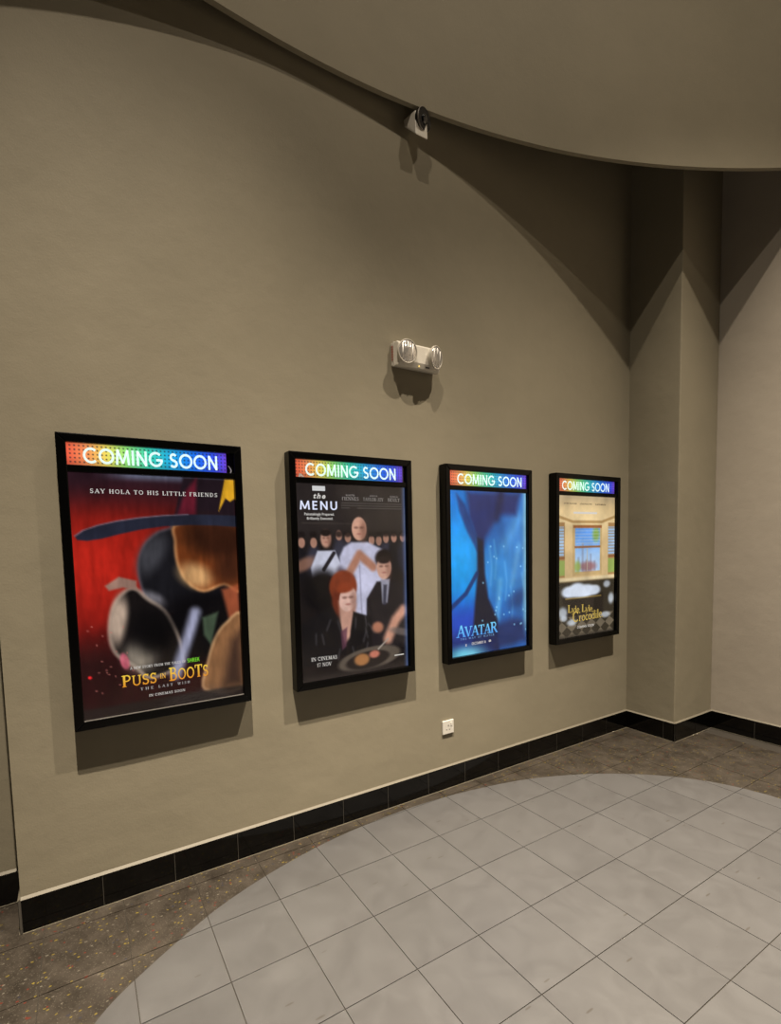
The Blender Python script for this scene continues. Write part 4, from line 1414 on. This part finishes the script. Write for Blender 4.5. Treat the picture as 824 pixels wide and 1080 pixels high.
MB().lathe([(0.024, 0.0295), (0.024, 0.034), (0.017, 0.0365), (0.004, 0.0375)], Mh, 32).obj('lens', M_LENS, br, smooth=True)
MB().lathe([(0.056, 0.022), (0.058, 0.024), (0.058, 0.029), (0.056, 0.031)], Mh, 40, False).obj('bezel_ring', simple('grey_bezel', (0.20, 0.18, 0.16), 0.35), br, smooth=True)

# ------------------------------------------------------------------ wall socket
M_SOCK = simple('white_socket_plastic', (0.58, 0.56, 0.52), 0.35)
sroot = empty('wall_socket', (2.1265, 0, 0.355))
tag(sroot, 'small white square power socket low on the wall between posters', 'socket')
sw = 0.0895
MB().box(0, sw, -0.012, -0.0015, 0, 0.0865).obj('face_plate', M_SOCK, sroot, bevel=0.003, seg=2)
MB().box(0.0415, 0.0475, -0.0128, -0.010, 0.048, 0.058).obj('pin_slot', M_DARK, sroot)
MB().box(0.026, 0.034, -0.0128, -0.010, 0.026, 0.0305).obj('pin_slot', M_DARK, sroot)
MB().box(0.050, 0.058, -0.0128, -0.010, 0.026, 0.0305).obj('pin_slot', M_DARK, sroot)
MB().box(0.062, 0.074, -0.0150, -0.010, 0.050, 0.072).obj('rocker_switch', M_SOCK, sroot, bevel=0.0015)

# ------------------------------------------------------------------ lobby spotlights (up in the drum)
M_CAN = simple('black_lamp_can', (0.02, 0.02, 0.02), 0.4)
M_GLOW = simple('lamp_lens', (0.8, 0.75, 0.65), 0.3, emit=LAMP_COLOR, estr=6.0)
for k, (L_, power, aim, beam, spill) in enumerate(LAMPS):
    r_ = empty('ceiling_spotlight', L_)
    tag(r_, ('black can spotlight hanging from the high ceiling, towards the pier', 'black can spotlight hanging from the high ceiling, towards the wall end')[k], 'spotlight', 'ceiling spotlights')
    hz = HTOP - L_[2]
    MB().lathe([(0.060, hz - 0.03), (0.060, hz - 0.001)], None, 24).obj('canopy', M_CAN, r_, smooth=False)
    MB().lathe([(0.010, 0.20), (0.010, hz - 0.03)], None, 12).obj('stem', M_CAN, r_, smooth=True)
    tilt = (Vector(aim) - Vector(L_)).to_track_quat('-Z', 'Y')
    can = MB().lathe([(0.085, 0.04), (0.090, 0.05), (0.090, 0.17), (0.070, 0.195), (0.012, 0.198)], None, 28).obj('lamp_can', M_CAN, r_, smooth=False)
    lens = MB().lathe([(0.078, 0.030), (0.078, 0.040)], None, 28).obj('lens', M_GLOW, r_)
    for q_ in (can, lens):
        q_.rotation_mode = 'QUATERNION'
        q_.rotation_quaternion = tilt
    for nm, watts, ang, rot in (('beam_light', power, beam, tilt), ('spill_light', spill, 150.0, None)):
        ld = bpy.data.lights.new(nm, 'SPOT')
        ld.energy = watts
        ld.color = LAMP_COLOR
        ld.shadow_soft_size = LAMP_RADIUS
        ld.spot_size = math.radians(ang)
        ld.spot_blend = 1.0
        lo = bpy.data.objects.new(nm, ld)
        COL.objects.link(lo)
        lo.parent = r_
        if rot is not None:
            lo.rotation_mode = 'QUATERNION'
            lo.rotation_quaternion = rot
